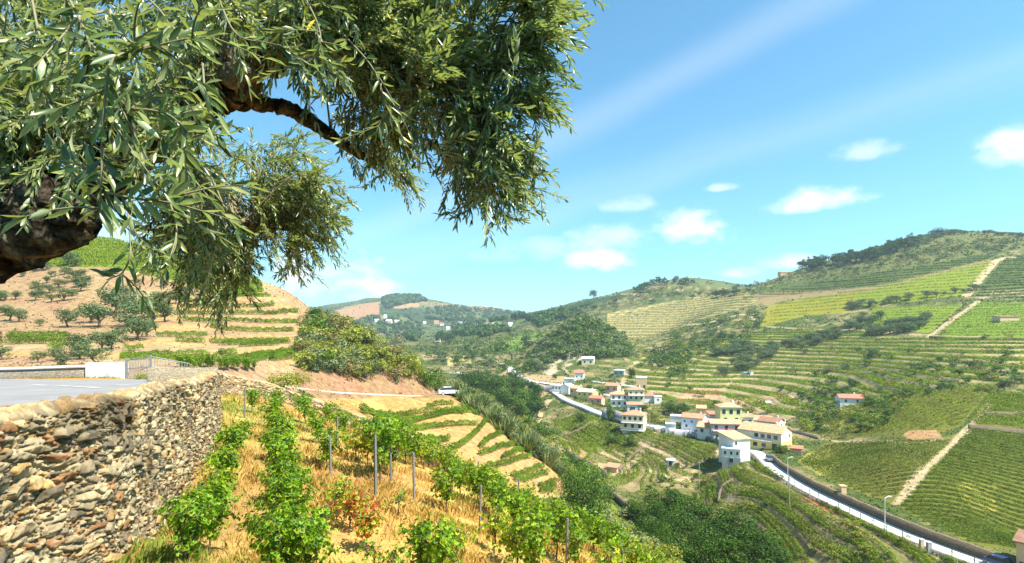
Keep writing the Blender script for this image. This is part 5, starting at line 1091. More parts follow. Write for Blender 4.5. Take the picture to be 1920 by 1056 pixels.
# ------------------------------------------------------------------ dry grass between the vines (one uncountable mass)
def grass():
    rg = np.random.default_rng(21); n = 330000
    Y = np.exp(rg.uniform(math.log(3.6), math.log(40), n)); px_ = rg.uniform(60, 1300, n) ; X = (px_ - 960) / F * Y
    wx_ = np.interp(Y, WC[:460, 1], WC[:460, 0]); ok = (X > wx_ + .1) & (HOR - gz(X, Y) / Y * F < 1130)
    ok &= rg.random(n) < np.clip(.45 + 1.6 * fbm(X, Y, 1.3, 3), .12, 1)
    X, Y = X[ok], Y[ok]; n = len(X); Z = gz(X, Y); tall = np.clip(1 + 1.6 * fbm(X + 50, Y, .9, 2), .4, 1.8)
    h = rg.uniform(.08, .27, n) * tall; w = np.maximum(.0032, .00072 * Y) * rg.uniform(.7, 1.3, n); a = rg.random(n) * 6.283; ln = rg.random(n) * .6; b = rg.random(n) * 6.283
    ux, uy = np.cos(a) * w, np.sin(a) * w; lx, ly = np.cos(b) * h * ln, np.sin(b) * h * ln
    B = np.stack([X, Y, Z - .02], 1); V = np.stack([B - np.c_[ux, uy, 0 * ux], B + np.c_[ux, uy, 0 * ux], B + np.c_[lx * .4 + ux * .5, ly * .4 + uy * .5, h * .6], B + np.c_[lx, ly, h * (1 - .3 * ln)]], 1)
    cols = np.array([(.46, .31, .085), (.55, .39, .13), (.38, .22, .06), (.50, .29, .075)])[rg.integers(0, 4, n)]
    gr = np.clip((fbm(X + 9, Y + 70, 2.5, 3) - .10) * 3 + np.clip(1 - (X - np.interp(Y, WC[:460, 1], WC[:460, 0]) - .3) / 1.1, 0, 1) * .95, 0, .9)[:, None] * (rg.random((n, 1)) < .8)
    cols = cols * (1 - gr) + np.array([.20, .27, .04]) * gr; cols = cols * rg.uniform(.7, 1.25, (n, 1))
    link('dry_grass', mesh_np('dry_grass', V.reshape(-1, 3), np.arange(n * 4).reshape(-1, 4), M['leaf'], np.repeat(cols, 4, 0)), kind='stuff', label='golden dry grass covering the slope between the foreground vines', cat='grass')
    # green grass on the slope by the creek and weeds along the road edge
    n = 16000; px_ = rg.uniform(1090, 1320, n); py_ = rg.uniform(900, 1060, n); Y = rg.uniform(40, 100, n); X = (px_ - 960) / F * Y; Z = gz(X, Y); m = inpoly(px_, HOR - Z / Y * F, [(1110,915),(1300,1080),(1140,1080),(1030,950)])
    X, Y, Z = X[m], Y[m], Z[m]; V, Q = leaf_quads(np.stack([X, Y, Z + .12], 1), .45, rg.normal(size=(len(X), 3)), rg, .35)
    link('green_grass', mesh_np('green_grass', V, Q, M['leaf'], np.repeat(jitcol(YLG, len(X), rg, .3), 4, 0)), kind='stuff', label='bright green grass on the slope beside the large rounded tree', cat='grass')
    parts = []
    for (x0, x1, y, n) in [(-29.6, -27.6, 41.9, 500), (-38, -31, 42.3, 500)]:
        P_ = np.stack([rg.uniform(x0, x1, n), y + rg.normal(size=n) * .12, -3.42 + rg.random(n) * (.42 if x0 > -30 else .18)], 1); V, Q = leaf_quads(P_, .16, rg.normal(size=(n, 3)) * [1, 1, .3], rg, .3); parts.append((V, Q, np.repeat(jitcol(YLG, n, rg, .3), 4, 0)))
    V, Q, C = merge(parts); link('roadside_weeds', mesh_np('roadside_weeds', V, Q, M['leaf'], C), kind='stuff', label='green weeds at the foot of the gate and the plastered wall', cat='weeds')
grass()

# ------------------------------------------------------------------ foreground grapevines
M['vine'] = leafmat('vine_leaf', .42, .48, .35)
LOBE = np.array([(0, 0)] + [(math.sin(a) * r, -math.cos(a) * r * .95 + .12) for a, r in [(0.0, .12), (.45, .5), (.95, .42), (1.5, .62), (2.05, .5), (2.62, .58), (3.1416, .78), (3.66, .58), (4.23, .5), (4.78, .62), (5.33, .42), (5.83, .5)]]) * .72
def lobed(Pc, size, nrm, rg):
    n = len(Pc); N_, u, v = basis(nrm, np.zeros(n))
    # tips hang downwards
    down = np.array([0, 0, -1.]) + rg.normal(size=(n, 3)) * .45; t = down - (down * N_).sum(1, keepdims=True) * N_; t /= np.linalg.norm(t, axis=1, keepdims=True); b = np.cross(N_, t)
    k = len(LOBE); r2 = (LOBE ** 2).sum(1); cup = rg.uniform(.1, .5, n)
    V = Pc[:, None] + (b[:, None] * LOBE[None, :, 0:1] + t[:, None] * LOBE[None, :, 1:2] - N_[:, None] * (r2[None] * cup[:, None])[..., None]) * np.asarray(size)[:, None, None]
    base = np.arange(n)[:, None, None] * k; j = np.arange(1, k); tri = np.stack([np.zeros(k - 1, int), j, np.r_[j[1:], 1]], 1)[None]
    return V.reshape(-1, 3), (base + tri).reshape(-1, 3)
LG = [(.15, .27, .010), (.22, .37, .015), (.08, .17, .01), (.32, .42, .018)]
LY_ = [(.40, .42, .03), (.58, .50, .04), (.24, .34, .03)]
LR = [(.58, .22, .04), (.42, .07, .03), (.66, .42, .05), (.50, .15, .03)]
def vine_proto(seed, n, cols, hgt=1.55, wid=.8, p=None, lo=.35):
    rg = np.random.default_rng(seed); parts = []; shoots = 13
    st = []
    for i in range(shoots):
        a = rg.random() * 6.283; r = wid * .5 * rg.uniform(.5, 1.25); zt = hgt * rg.uniform(.6, 1.12)
        p0 = np.array([rg.normal() * .05, rg.normal() * .12, .55]); p2 = np.array([math.cos(a) * r * .75, math.sin(a) * r * 1.1, zt]); p1 = (p0 + p2) / 2 + [0, 0, .12]; p3 = p2 + [math.cos(a) * .22, math.sin(a) * .22, -.32 * rg.random()]
        st.append(np.array([p0, p1, p2, p3]))
    b = rg.integers(0, shoots, n); t = rg.random(n) ** .8 * 3; i = np.minimum(t.astype(int), 2); f = (t - i)[:, None]; A = np.array(st)
    c = A[b, i] * (1 - f) + A[b, i + 1] * f + rg.normal(size=(n, 3)) * [.10, .12, .10]; c[:, 2] = np.where(c[:, 2] < lo, lo + rg.random(n) * .5, c[:, 2])
    nr = c - np.array([0, 0, hgt * .55]); nr[:, 2] = nr[:, 2] * .6 + .35; nr += rg.normal(size=(n, 3)) * .35
    V, T = lobed(c, rg.uniform(.11, .19, n), nr, rg); cl = jitcol(cols, n, rg, .25, p); me = mesh_np('foliage', V, T, M['vine'], np.repeat(cl, len(LOBE), 0))
    tr = [tube([[0, 0, -.15], [.02, .01, .2], [-.03, .03, .42], [0, .0, .6]], [.035, .028, .03, .022], 6)]
    for q in st: tr.append(tube(q, [.012, .009, .006, .003], 4))
    Vt, Ft = merge(tr)[:2]
    return me, mesh_np('trunk', Vt, Ft, M['bark'], smooth=True)
VP = {'g': [vine_proto(s, 380, LG, lo=.18) for s in (1, 2, 3)], 'G': [vine_proto(s, 560, LG, 1.7, .98, lo=.12) for s in (4, 5)], 'y': [vine_proto(s, 210, LY_ + LG[:2], 1.4) for s in (6, 7)], 'r': [vine_proto(s, 330, LR + LG[:1] + LY_[:1], 1.45, .8, lo=.15) for s in (8,)],
      's': [vine_proto(9, 60, LG + LY_[:1], .9, .5)], 'm': [vine_proto(s, 260, LG + LY_[:1]) for s in (10, 11)]}
def vine(p, kind, sc, label, group=None, rz=None):
    f, t = random.choice(VP[kind]); r = link('grapevine', None, loc=p, rz=random.random() * 6.283 if rz is None else rz, scale=(sc, sc, sc), label=label, cat='grapevine', group=group)
    link('foliage', f, r); link('trunk', t, r); return r
PCT = mat('slate_post', (.17, .16, .15), .9, (12, .7, 1.3, 6), (40, .01, .8))
def post(p, h, label, group, r_=.045):
    b = MB(); lean = random.uniform(-.05, .05); b.tube([(0, 0, -.4), (lean * .5, 0, h * .5), (lean, .02, h)], [r_ * 1.1, r_, r_ * .85], 6); b.build('vine_post', PCT, loc=p, label=label, cat='post', group=group)
def vpx(x, y, kind, hpx, label, group=None):
    """vine whose base is seen at (x, y) and which stands hpx pixels tall in the survey view"""
    if isinstance(hpx, tuple): p = Vector(((x - 960) / F * hpx[1], hpx[1], 0)); p.z = float(gz(p.x, p.y)); sc = ((HOR - p.z / p.y * F) - hpx[0]) * p.y / F / 1.95
    else: p = hit(x, y, 3.5, 60); sc = hpx * p.y / F / 1.85
    return vine(p, kind, min(max(sc, .6), 1.45), label, group)
gA = 'green grapevine in the row nearest the long stone wall'; gB = 'green grapevine in the second row from the stone wall'; gC = 'grapevine in the third row, running down from the wall corner'
for (x, y, k, h, lb, g_) in [
    (352,1150,'G',(955,7.6),'large dark green grapevine at the bottom beside the foot of the wall',None),(392,1075,'G',(935,9),'dense grapevine with one yellow shoot, second from the bottom in the wall row',None),(400,955,'y',70,'yellow green grapevine low in the wall row',None),(425,905,'y',60,'small yellowing grapevine in the wall row',None),
    (432,882,'G',80,gA,'vines of the wall row'),(445,862,'g',72,gA,'vines of the wall row'),(452,842,'g',60,gA,'vines of the wall row'),(473,775,'g',52,'single grapevine against the far stone wall, at the end of the wall row',None),
    (540,1190,'G',(955,7.6),'large glossy grapevine at the bottom of the second row',None),(575,1120,'G',(975,8),'broad grapevine second from the bottom in the second row',None),(512,1110,'G',(985,8.2),'grapevine with small leaves at the left side of the second row bottom',None),
    (418,935,'G',92,'leafy grapevine in the middle of the wall row, above the yellow green ones',None),(398,1000,'g',110,'grapevine in the lower wall row beside the green grass',None),(412,968,'m',84,'mixed green and yellow grapevine in the lower wall row',None),(556,1035,'G',118,'dense grapevine in the lower second row, above the glossy one',None),(532,1000,'G',108,'dense dark grapevine in the lower second row',None),(548,975,'g',95,gB,'vines of the second row'),
    (560,1000,'y',80,'yellowing grapevine with thin shoots in the second row',None),(548,955,'G',100,gB,'vines of the second row'),(518,945,'g',90,gB,'vines of the second row'),(540,915,'g',85,gB,'vines of the second row'),(515,905,'G',85,gB,'vines of the second row'),(535,880,'g',80,gB,'vines of the second row'),(510,868,'g',75,gB,'vines of the second row'),
    (535,852,'g',72,gB,'vines of the second row'),(517,835,'g',70,gB,'vines of the second row'),(527,820,'m',62,gB,'vines of the second row'),(505,803,'m',60,gB,'vines of the second row'),(520,790,'g',55,gB,'vines of the second row'),(510,775,'g',52,gB,'vines of the second row'),
    (560,783,'g',52,gC,'vines of the third row'),(572,795,'g',55,gC,'vines of the third row'),(585,812,'m',58,gC,'vines of the third row'),(597,832,'g',60,gC,'vines of the third row'),(612,885,'G',78,'round bushy grapevine on its own post in the third row',None),
    (630,808,'m',50,gC,'vines of the third row'),(645,822,'g',52,gC,'vines of the third row'),(618,800,'g',50,gC,'vines of the third row'),(668,868,'y',78,'yellow leaved grapevine left of the tall grey post',None),(652,858,'y',62,'small yellow grapevine in front of the far wall',None),(690,872,'r',80,'grapevine with orange leaves left of the tall grey post',None),
    (712,905,'G',118,'tall dense grapevine hanging over the tall grey post',None),(735,895,'G',105,'tall dense grapevine right of the tall grey post',None),(722,850,'g',70,'grapevine rising behind the tall grey post',None),
    (655,1000,'r',100,'red and orange leaved grapevine in the middle of the dry grass',None),(632,975,'y',75,'sparse green shoot of the red leaved vine',None),(688,1035,'r',90,'small orange grapevine below the red leaved one',None),(700,1085,'s',(1010,9.5),'small green shoots at the bottom beside the orange vine',None),(735,1090,'s',(1030,9.5),'low green shoot at the bottom centre',None),
    (748,968,'s',52,'tiny grapevine with a bare crooked stem in the dry grass',None),(790,1120,'G',(965,9.5),'bright green grapevine at the bottom centre, standing tall',None),(815,1130,'G',(985,9.8),'green grapevine right of the tall bottom centre one',None),(865,1085,'y',(985,11.5),'yellow green grapevine with thin shoots at the bottom, right of centre',None),(850,1060,'y',70,'yellow thin grapevine above the bottom right of centre one',None),
    (838,962,'G',82,'compact dark green grapevine alone right of the second post',None),(775,875,'m',75,'grapevine above the second grey post',None),(795,880,'y',78,'yellow green grapevine right of the second grey post',None),(812,868,'m',68,'grapevine with brown tinged leaves above the second post',None),(760,868,'g',72,'dense grapevine left of the second grey post',None)]:
    vpx(x, y, k, h, lb, g_)
for (x, y, h, lb) in [(705,932,1.75,'tall grey slate post in the middle of the vineyard'),(777,945,1.7,'second grey slate post, right of the tallest one'),(621,900,1.5,'grey post under the round bushy vine'),(459,784,1.6,'dark post at the far end of the wall row'),(733,908,1.5,'short grey post between the two tall posts'),(899,1002,1.6,'grey post in the diagonal row right of the centre'),
                      (1062,1068,1.6,'grey post in the diagonal row at the bottom right'),(632,838,1.5,'thin post in the third row'),(690,845,1.4,'post hidden behind the yellow grapevine')]:
    p = hit(x, y, 4, 60); post(p, h * .9, lb, None, .04)
def vrow(pa, pb, pitch, kinds, label, group, jx_=.12, y0=4, y1=45):
    a, b = pa, pb; n = int((b - a).length / pitch)
    for i in range(n + 1):
        q = a.lerp(b, i / max(n, 1)); x, y = q.x + random.gauss(0, jx_), q.y + random.gauss(0, jx_); vine(Vector((x, y, float(gz(x, y)))), random.choice(kinds), random.uniform(.68, .95), label, group)
        if i % 6 == 3: post(Vector((x + .2, y, float(gz(x, y)))), 1.25, 'weathered post in the ' + group.split(' of ')[-1], 'posts of ' + group.split(' of ')[-1])
def wp(x, Y): X = (x - 960) / F * Y; return Vector((X, Y, float(gz(X, Y))))
vrow(wp(655, 36), wp(850, 29), .95, 'gmmy', 'grapevine in the first diagonal row above the golden terraces', 'vines of the first diagonal row')
vrow(wp(850, 29), wp(1260, 20), .85, 'gmgy', 'grapevine along the skyline of the vineyard slope', 'vines of the slope edge row')
vrow(wp(700, 31), wp(900, 24.5), .9, 'gmyr', 'grapevine in the second diagonal row', 'vines of the second diagonal row')
vrow(wp(900, 24.5), wp(1190, 17.8), .85, 'ggmy', 'grapevine in the lower second diagonal row', 'vines of the lower second diagonal row')
vrow(wp(845, 21.5), wp(1000, 16.5), .9, 'gmgG', 'grapevine in the third diagonal row', 'vines of the third diagonal row')
vrow(wp(1000, 16.5), wp(1130, 14.5), .8, 'gGmy', 'grapevine in the third diagonal row near the bottom', 'vines of the third row bottom')
vrow(wp(925, 13.5), wp(1010, 12.2), .8, 'Ggy', 'bright grapevine in the bottom right diagonal row', 'vines of the bottom right row')
#vrow(wp(870, 34), wp(1040, 27), .9, 'gmg', 'grapevine beyond the edge of the vineyard slope', 'vines beyond the slope edge')
# leafy creepers behind the parapet by the gate
rg_ = np.random.default_rng(4)
for i in range(16):
    x = 335 + i * 9.5 + random.gauss(0, 3); p = hit(x, 694 + .012 * (x - 330) + random.uniform(-3, 4), 50, 80); vine(p, 'G' if i % 3 else 'g', random.uniform(.8, 1.3), 'leafy green creeper sprawling behind the wall top below the terraced hill', 'creepers behind the wall top')
# reeds along the edge of the golden terraces
def reed_proto(seed, cols):
    rg = np.random.default_rng(seed); n = 260; a = rg.random(n) * 6.283; r = rg.random(n) * .35; h = rg.uniform(.45, 1.1, n); ln = rg.random(n) * .6; w = .018 + .012 * rg.random(n)
    B = np.stack([np.cos(a) * r, np.sin(a) * r, 0 * a], 1); tip = B + np.stack([np.cos(a) * ln, np.sin(a) * ln, h], 1); b = rg.random(n) * 6.283; s = np.stack([np.cos(b), np.sin(b), 0 * b], 1) * w[:, None]
    m = B * .4 + tip * .6; V = np.stack([B - s, m - s * 1.6, tip, m + s * 1.6], 1).reshape(-1, 3); return mesh_np('reed_clump', V, np.arange(n * 4).reshape(-1, 4), M['leaf'], np.repeat(jitcol(cols, n, rg, .3), 4, 0))
RP = [reed_proto(s, [(.20, .24, .09), (.28, .29, .13), (.13, .18, .06)]) for s in range(4)]
rl = catmull([hit(x, y, 60, 140)[:2] for x, y in [(872,752),(900,772),(935,800),(975,832),(1010,858),(1040,884)]], 30)
for i in range(90):
    q = rl[random.randrange(len(rl))]; x, y = q[0] + random.gauss(1.5, 1.4), q[1] + random.gauss(0, 2.2); f = random.uniform(.8, 1.4); link('shrub', PROTO[('shrub', random.choice(['grey', 'yellow', 'grey', 'olive']))][i % 3][0], loc=(x, y, float(gz(x, y)) - .2), rz=random.random() * 6, scale=(2.4 * f, 2.4 * f, 2.9 * f), label='soft pale green bush in the belt beside the golden terraces', cat='shrub', group='bushes beside the golden terraces')
for i in range(90):
    q = rl[random.randrange(len(rl))]; x, y = q[0] + random.gauss(1.2, 1.3), q[1] + random.gauss(0, 2.0); link('reed_clump', random.choice(RP), loc=(x, y, float(gz(x, y))), rz=random.random() * 6, scale=(3.2, 3.2, random.uniform(2.0, 3.2)), label='pale green reed clump in the belt beside the golden terraces', cat='reeds', group='reed clumps beside the golden terraces')
# ------------------------------------------------------------------ the olive tree overhanging the view
M['olive'] = leafmat('olive_leaf', .33, .24, .55, under=(.42, .46, .27))
def olive_bark():
    m = bpy.data.materials.new('olive_bark'); m.use_nodes = True; nt = m.node_tree; N = nt.nodes; L = nt.links; b = N['Principled BSDF']; b.inputs['Roughness'].default_value = .95; b.inputs['Specular IOR Level'].default_value = .1
    tc = N.new('ShaderNodeTexCoord'); nz = N.new('ShaderNodeTexNoise'); nz.inputs['Scale'].default_value = 9; nz.inputs['Detail'].default_value = 10; nz.inputs['Roughness'].default_value = .75; L.new(tc.outputs['Object'], nz.inputs[0])
    cr = N.new('ShaderNodeValToRGB'); L.new(nz.outputs[0], cr.inputs[0]); e = cr.color_ramp.elements; e[0].position = .36; e[0].color = (.018, .013, .009, 1); e[1].position = .62; e[1].color = (.34, .26, .16, 1)
    x = e.new(.5); x.color = (.10, .075, .05, 1); x = e.new(.72); x.color = (.42, .38, .28, 1); L.new(cr.outputs[0], b.inputs[0])
    vo = N.new('ShaderNodeTexVoronoi'); vo.inputs['Scale'].default_value = 26; L.new(nz.outputs[1], vo.inputs[0]); v2 = N.new('ShaderNodeTexVoronoi'); v2.inputs['Scale'].default_value = 30; L.new(tc.outputs['Object'], v2.inputs[0])
    ad = N.new('ShaderNodeMath'); ad.operation = 'ADD'; L.new(v2.outputs[0], ad.inputs[0]); L.new(nz.outputs[0], ad.inputs[1]); bp = N.new('ShaderNodeBump'); bp.inputs['Distance'].default_value = .06; L.new(ad.outputs[0], bp.inputs['Height']); L.new(bp.outputs[0], b.inputs['Normal'])
    return m
M['obark'] = olive_bark()
def I(px_, py_, Y): return np.array([(px_ - 960) / F * Y, Y, (HOR - py_) / F * Y])
def olive_leaves(base, axis, nrm, ln, wd, rg):
    n = len(base); a = axis / np.linalg.norm(axis, axis=1, keepdims=True); nn = nrm - (nrm * a).sum(1, keepdims=True) * a; nn /= np.linalg.norm(nn, axis=1, keepdims=True); s = np.cross(a, nn)
    ln = ln[:, None]; wd = wd[:, None]; cv = rg.uniform(-.18, .12, (n, 1)) * ln; fd = .28
    def pt(t, w, fold): return base + a * ln * t + s * wd * w + nn * (cv * (4 * t * (1 - t)) * 1.0 + fold * wd)
    V = np.stack([pt(0.0, 0, 0), pt(1, 0, 0), pt(.34, -.5, fd), pt(.34, .5, fd), pt(.72, -.42, fd), pt(.72, .42, fd), pt(.34, 0, 0), pt(.72, 0, 0)], 1).reshape(-1, 3)
    T = np.array([(0, 6, 3), (0, 2, 6), (3, 7, 5), (3, 6, 7), (6, 4, 7), (6, 2, 4), (5, 7, 1), (7, 4, 1)])
    # winding so that the geometric normal points along nn
    v = V[:8]; nf = np.cross(v[T[0][1]] - v[T[0][0]], v[T[0][2]] - v[T[0][0]]); T = T if np.dot(nf, nn[0]) > 0 else T[:, ::-1]
    return V, (np.arange(n)[:, None, None] * 8 + T[None]).reshape(-1, 3)
LIMBS = {
 'trunk': ([(-3.65,1.9,-3.2,.34),(-3.55,2.0,-2.2,.30),(-3.35,2.15,-1.1,.25),(-2.95,2.35,-.1,.21)], [(-60,460,2.4,.18),(70,420,2.45,.165),(140,372,2.5,.135),(215,312,2.58,.115),(300,240,2.68,.10),(360,205,2.75,.095),(408,178,2.8,.098)]),
 'a': ([], [(395,185,2.8,.09),(440,150,2.78,.10),(478,112,2.78,.085),(520,125,2.85,.05),(545,100,2.95,.035),(600,90,3.05,.028),(690,92,3.1,.02),(790,62,3.1,.010)]),
 'b': ([], [(402,190,2.8,.08),(388,120,2.86,.062),(392,40,2.9,.058),(400,-60,2.95,.05),(420,-220,3.0,.04)]),
 'c': ([], [(400,178,2.8,.075),(470,190,2.95,.05),(540,205,3.05,.044),(610,245,3.15,.038),(665,285,3.25,.028),(700,305,3.3,.014)]),
 'd': ([], [(60,428,2.45,.12),(50,300,2.7,.07),(20,180,2.9,.055),(60,20,3.0,.04),(40,-160,3.1,.03)]),
 'e': ([], [(300,240,2.68,.05),(360,330,3.2,.035),(440,410,3.9,.025),(540,430,4.3,.014)]),
 'f': ([], [(520,125,2.85,.04),(640,40,3.0,.03),(780,-30,3.0,.022),(930,-80,2.9,.014)]),
 'g': ([], [(690,92,3.1,.018),(760,150,3.0,.014),(860,190,2.9,.011),(930,260,2.8,.008)]),
}
def big_olive():
    rg = np.random.default_rng(77); r = link('olive_tree', None, loc=(-3.55, 1.7, -2.7), label='huge old olive tree with rough trunk and leafy limbs filling the upper left', cat='olive tree')
    off = np.array([-3.55, 1.7, -2.7]); skel = {}
    for nm, (w3, ip) in LIMBS.items():
        P4 = np.array([list(a) for a in w3] + [[*I(x, y, Y), R] for x, y, Y, R in ip]); c = catmull(P4, 14 if nm == 'trunk' else 12)
        rad = c[:, 3] * (1 + .10 * np.sin(np.arange(len(c)) * .9) + .06 * rg.normal(size=len(c))); k = 28 if nm == 'trunk' else 16 if nm in 'abcd' else 8
        V, Q = tube(c[:, :3] + rg.normal(size=(len(c), 3)) * c[:, 3:4] * .06, rad, k)
        ctr = np.repeat(c[:, :3], k, 0); d = V - ctr; nzv = fbm(V[:, 0] * 9 + V[:, 2] * 5, V[:, 1] * 9 + V[:, 2] * 7, 1.0, 4); V = ctr + d * (1 + .32 * nzv)[:, None]
        ends = [];  skel[nm] = c
        link('trunk' if nm == 'trunk' else 'branch', mesh_np(nm if nm == 'trunk' else 'branch', V - off, Q, M['obark'], smooth=True), r)
    # the sawn, swollen stub at the fork
    th = np.linspace(0, math.pi, 14); ph = np.arange(20) / 20 * 2 * math.pi; A, B = np.meshgrid(th, ph, indexing='ij'); dirs = np.stack([np.sin(A) * np.cos(B), np.sin(A) * np.sin(B), np.cos(A)], -1).reshape(-1, 3)
    rad = .10 * (1 + .8 * fbm(dirs[:, 0] * 3 + 5, dirs[:, 1] * 3 + dirs[:, 2] * 2, .5, 4)); V = dirs * rad[:, None] * [1.1, .9, 1.0] + I(452, 132, 2.72); i = (np.arange(13)[:, None] * 20 + np.arange(20)[None]); j = (np.arange(13)[:, None] * 20 + (np.arange(20)[None] + 1) % 20)
    link('burl', mesh_np('burl', V - off, np.stack([i, i + 20, j + 20, j], -1).reshape(-1, 4), cm('burl_bark', (.34, .26, .16), .95, (30, .35, 1.5, 8), bump=(45, .03, 1)), smooth=True), r)
    allp = {k: v[:, :3] for k, v in skel.items()}; tw = []; LB = []; LA = []; LN = []; LL = []; LW = []
    def inzone(poly, m):
        xs = [a[0] for a in poly]; ys = [a[1] for a in poly]; o = []
        while len(o) < m:
            x = rg.uniform(min(xs), max(xs)); y = rg.uniform(min(ys), max(ys))
            if inpoly(np.array(x), np.array(y), poly): o.append((x, y))
        return o
    def twig(p0, d, ln, leaf, wd, alpha=.75, k=None, curl=-.16):
        n = 7; t = np.linspace(0, 1, n)[:, None]; d = d / np.linalg.norm(d); side = rg.normal(size=3) * .18
        pts = p0 + d * ln * t + (side * t * t + np.array([0, 0, curl]) * t * t) * ln; tw.append(tube(pts, np.linspace(.0028, .0010, n) * (leaf / .06), 4))
        m = k or int(ln / (leaf * .30)); tt = np.linspace(.08, 1, m); 
        for q in range(m):
            for sgn in (-1, 1):
                a = tt[q]; b = p0 + d * ln * a + (side * a * a + np.array([0, 0, curl]) * a * a) * ln; tan = d + (side + np.array([0, 0, curl])) * 2 * a; tan /= np.linalg.norm(tan)
                pr = np.cross(tan, [0.2, 0.1, 1.]); pr /= np.linalg.norm(pr) + 1e-6; ang = (q % 2) * 1.4 + rg.normal() * .5; p2 = np.cross(tan, pr); sd = (pr * math.cos(ang) + p2 * math.sin(ang)) * sgn
                al = alpha * rg.uniform(.6, 1.15) * (1 - .45 * a); LB.append(b); LA.append(tan * math.cos(al) + sd * math.sin(al) + rg.normal(size=3) * .07); LN.append(np.array([.15, -.1, 1.0]) + rg.normal(size=3) * .55 + tan * -.4)
                LL.append(leaf * rg.uniform(.72, 1.15)); LW.append(leaf * wd * rg.uniform(.8, 1.15))
    def zone(poly, y0, y1, nb, per, src, ln, leaf, dirpx=(0.2, 1.0), wd=.21, spread=.75):
        for (x, y) in inzone(poly, nb):
            Yd = rg.uniform(y0, y1); tgt = I(x, y, Yd); S_ = np.concatenate([allp[s][3:] for s in src]); o = S_[np.argmin(((S_ - tgt) ** 2).sum(1) * rg.uniform(.6, 1.6, len(S_)))]
            mid = (o + tgt) / 2 + np.array([0, 0, .12]) + rg.normal(size=3) * .06; c = catmull([o, mid, tgt], 8); 
            tw.append(tube(c, np.linspace(.007, .0020, len(c)), 5))
            D = np.array([dirpx[0], 0, -dirpx[1]]); 
            for q in range(per):
                f = rg.uniform(.45, 1) ** .7; p0 = c[int(f * (len(c) - 1))] + rg.normal(size=3) * .03; d = D + rg.normal(size=3) * spread; tgp = c[-1] - c[-3]; d = d + tgp / (np.linalg.norm(tgp) + 1e-6) * .5
                twig(p0, d, ln * rg.uniform(.6, 1.2), leaf, wd)
    zone([(-120,-80),(430,-80),(400,130),(330,300),(200,330),(130,330),(60,280),(-120,260)], 2.1, 3.3, 92, 6, ['d','b','trunk'], .24, .056, (-.1, .9))
    zone([(-250,-500),(950,-500),(950,-90),(-250,-90)], 1.9, 2.9, 34, 6, ['b','d','f'], .26, .060, (.2, .7))  # unseen canopy above the frame, added to shade the foliage below
    zone([(340,470),(430,480),(460,560),(400,590),(340,560)], 4.0, 4.6, 16, 6, ['e'], .2, .056, (.1, .9))
    zone([(590,390),(640,400),(640,430),(590,470)], 4.1, 4.6, 8, 6, ['e'], .18, .056, (.8, .3))
    zone([(-120,120),(120,120),(160,290),(60,330),(-120,330)], 2.4, 3.2, 44, 6, ['d','trunk'], .24, .055, (0, 1))
    zone([(380,-80),(800,-80),(780,170),(700,230),(620,180),(520,60),(400,60)], 2.3, 3.2, 100, 6, ['a','b','f','c'], .24, .058, (.5, .4))
    R1 = [(640,-80),(1045,-80),(1035,40),(1010,120),(990,200),(975,250),(965,320),(985,390),(955,420),(930,390),(880,410),(860,370),(840,300),(790,250),(740,210),(660,200)]
    zone(R1, 2.35, 3.1, 100, 6, ['g','f','a'], .17, .066, (.8, .2))
    zone([(830,300),(990,300),(1010,400),(960,420),(900,400),(850,400)], 2.5, 2.9, 24, 6, ['g'], .15, .056, (.6, .6))
    zone([(940,-60),(1035,-60),(1030,120),(995,200),(940,200)], 2.4, 2.8, 26, 6, ['f','g'], .19, .058, (1, .15), spread=.35)
    zone([(320,220),(560,240),(625,330),(640,425),(605,475),(565,535),(520,520),(450,460),(400,560),(330,560),(230,460),(260,300)], 3.9, 4.9, 105, 6, ['e'], .22, .056, (.5, .4))
    zone([(470,330),(620,330),(630,430),(560,500),(500,470)], 4.0, 4.8, 26, 6, ['e'], .22, .056, (.7, .3))
    zone([(650,250),(760,290),(775,365),(720,350),(660,290)], 3.4, 3.9, 15, 5, ['c'], .16, .055, (.6, .5))
    zone([(250,430),(420,430),(430,500),(370,530),(290,510),(230,480)], 3.0, 3.8, 30, 6, ['e','trunk'], .18, .055, (.3, .6))
    zone([(640,200),(860,220),(900,330),(860,360),(800,300),(700,260)], 2.9, 3.3, 26, 6, ['c','g'], .17, .055, (.6, .4))
    # near sprays with big leaves, hanging before the trunk
    def spray(pts, Y, leaf, n, alpha=.8, wd=.23):
        c = catmull([I(x, y, Y + dy) for x, y, dy in pts], 14); tw.append(tube(c, np.linspace(.0034, .0014, len(c)), 6)); 
        for q in range(n):
            f = (q + .5) / n; i = int(f * (len(c) - 2)); tan = c[i + 1] - c[i]; tan /= np.linalg.norm(tan)
            for sgn in (-1, 1):
                if rg.random() < .12: continue
                pr = np.cross(tan, [0, 1, 0]); pr /= np.linalg.norm(pr); sd = pr * sgn + np.array([0, rg.normal() * .55, 0]); al = alpha * rg.uniform(.6, 1.2)
                LB.append(c[i]); LA.append(tan * math.cos(al) + sd * math.sin(al)); LN.append(np.array([.2, -.75, .55]) + rg.normal(size=3) * .55); LL.append(leaf * rg.uniform(.75, 1.2)); LW.append(leaf * wd * rg.uniform(.85, 1.1))
            if rg.random() < .30: twig(c[i], tan * .5 + np.array([rg.normal(), rg.normal() * .5, rg.normal() * .6 - .2]) * .8, .16, leaf * .9, .21, k=5)
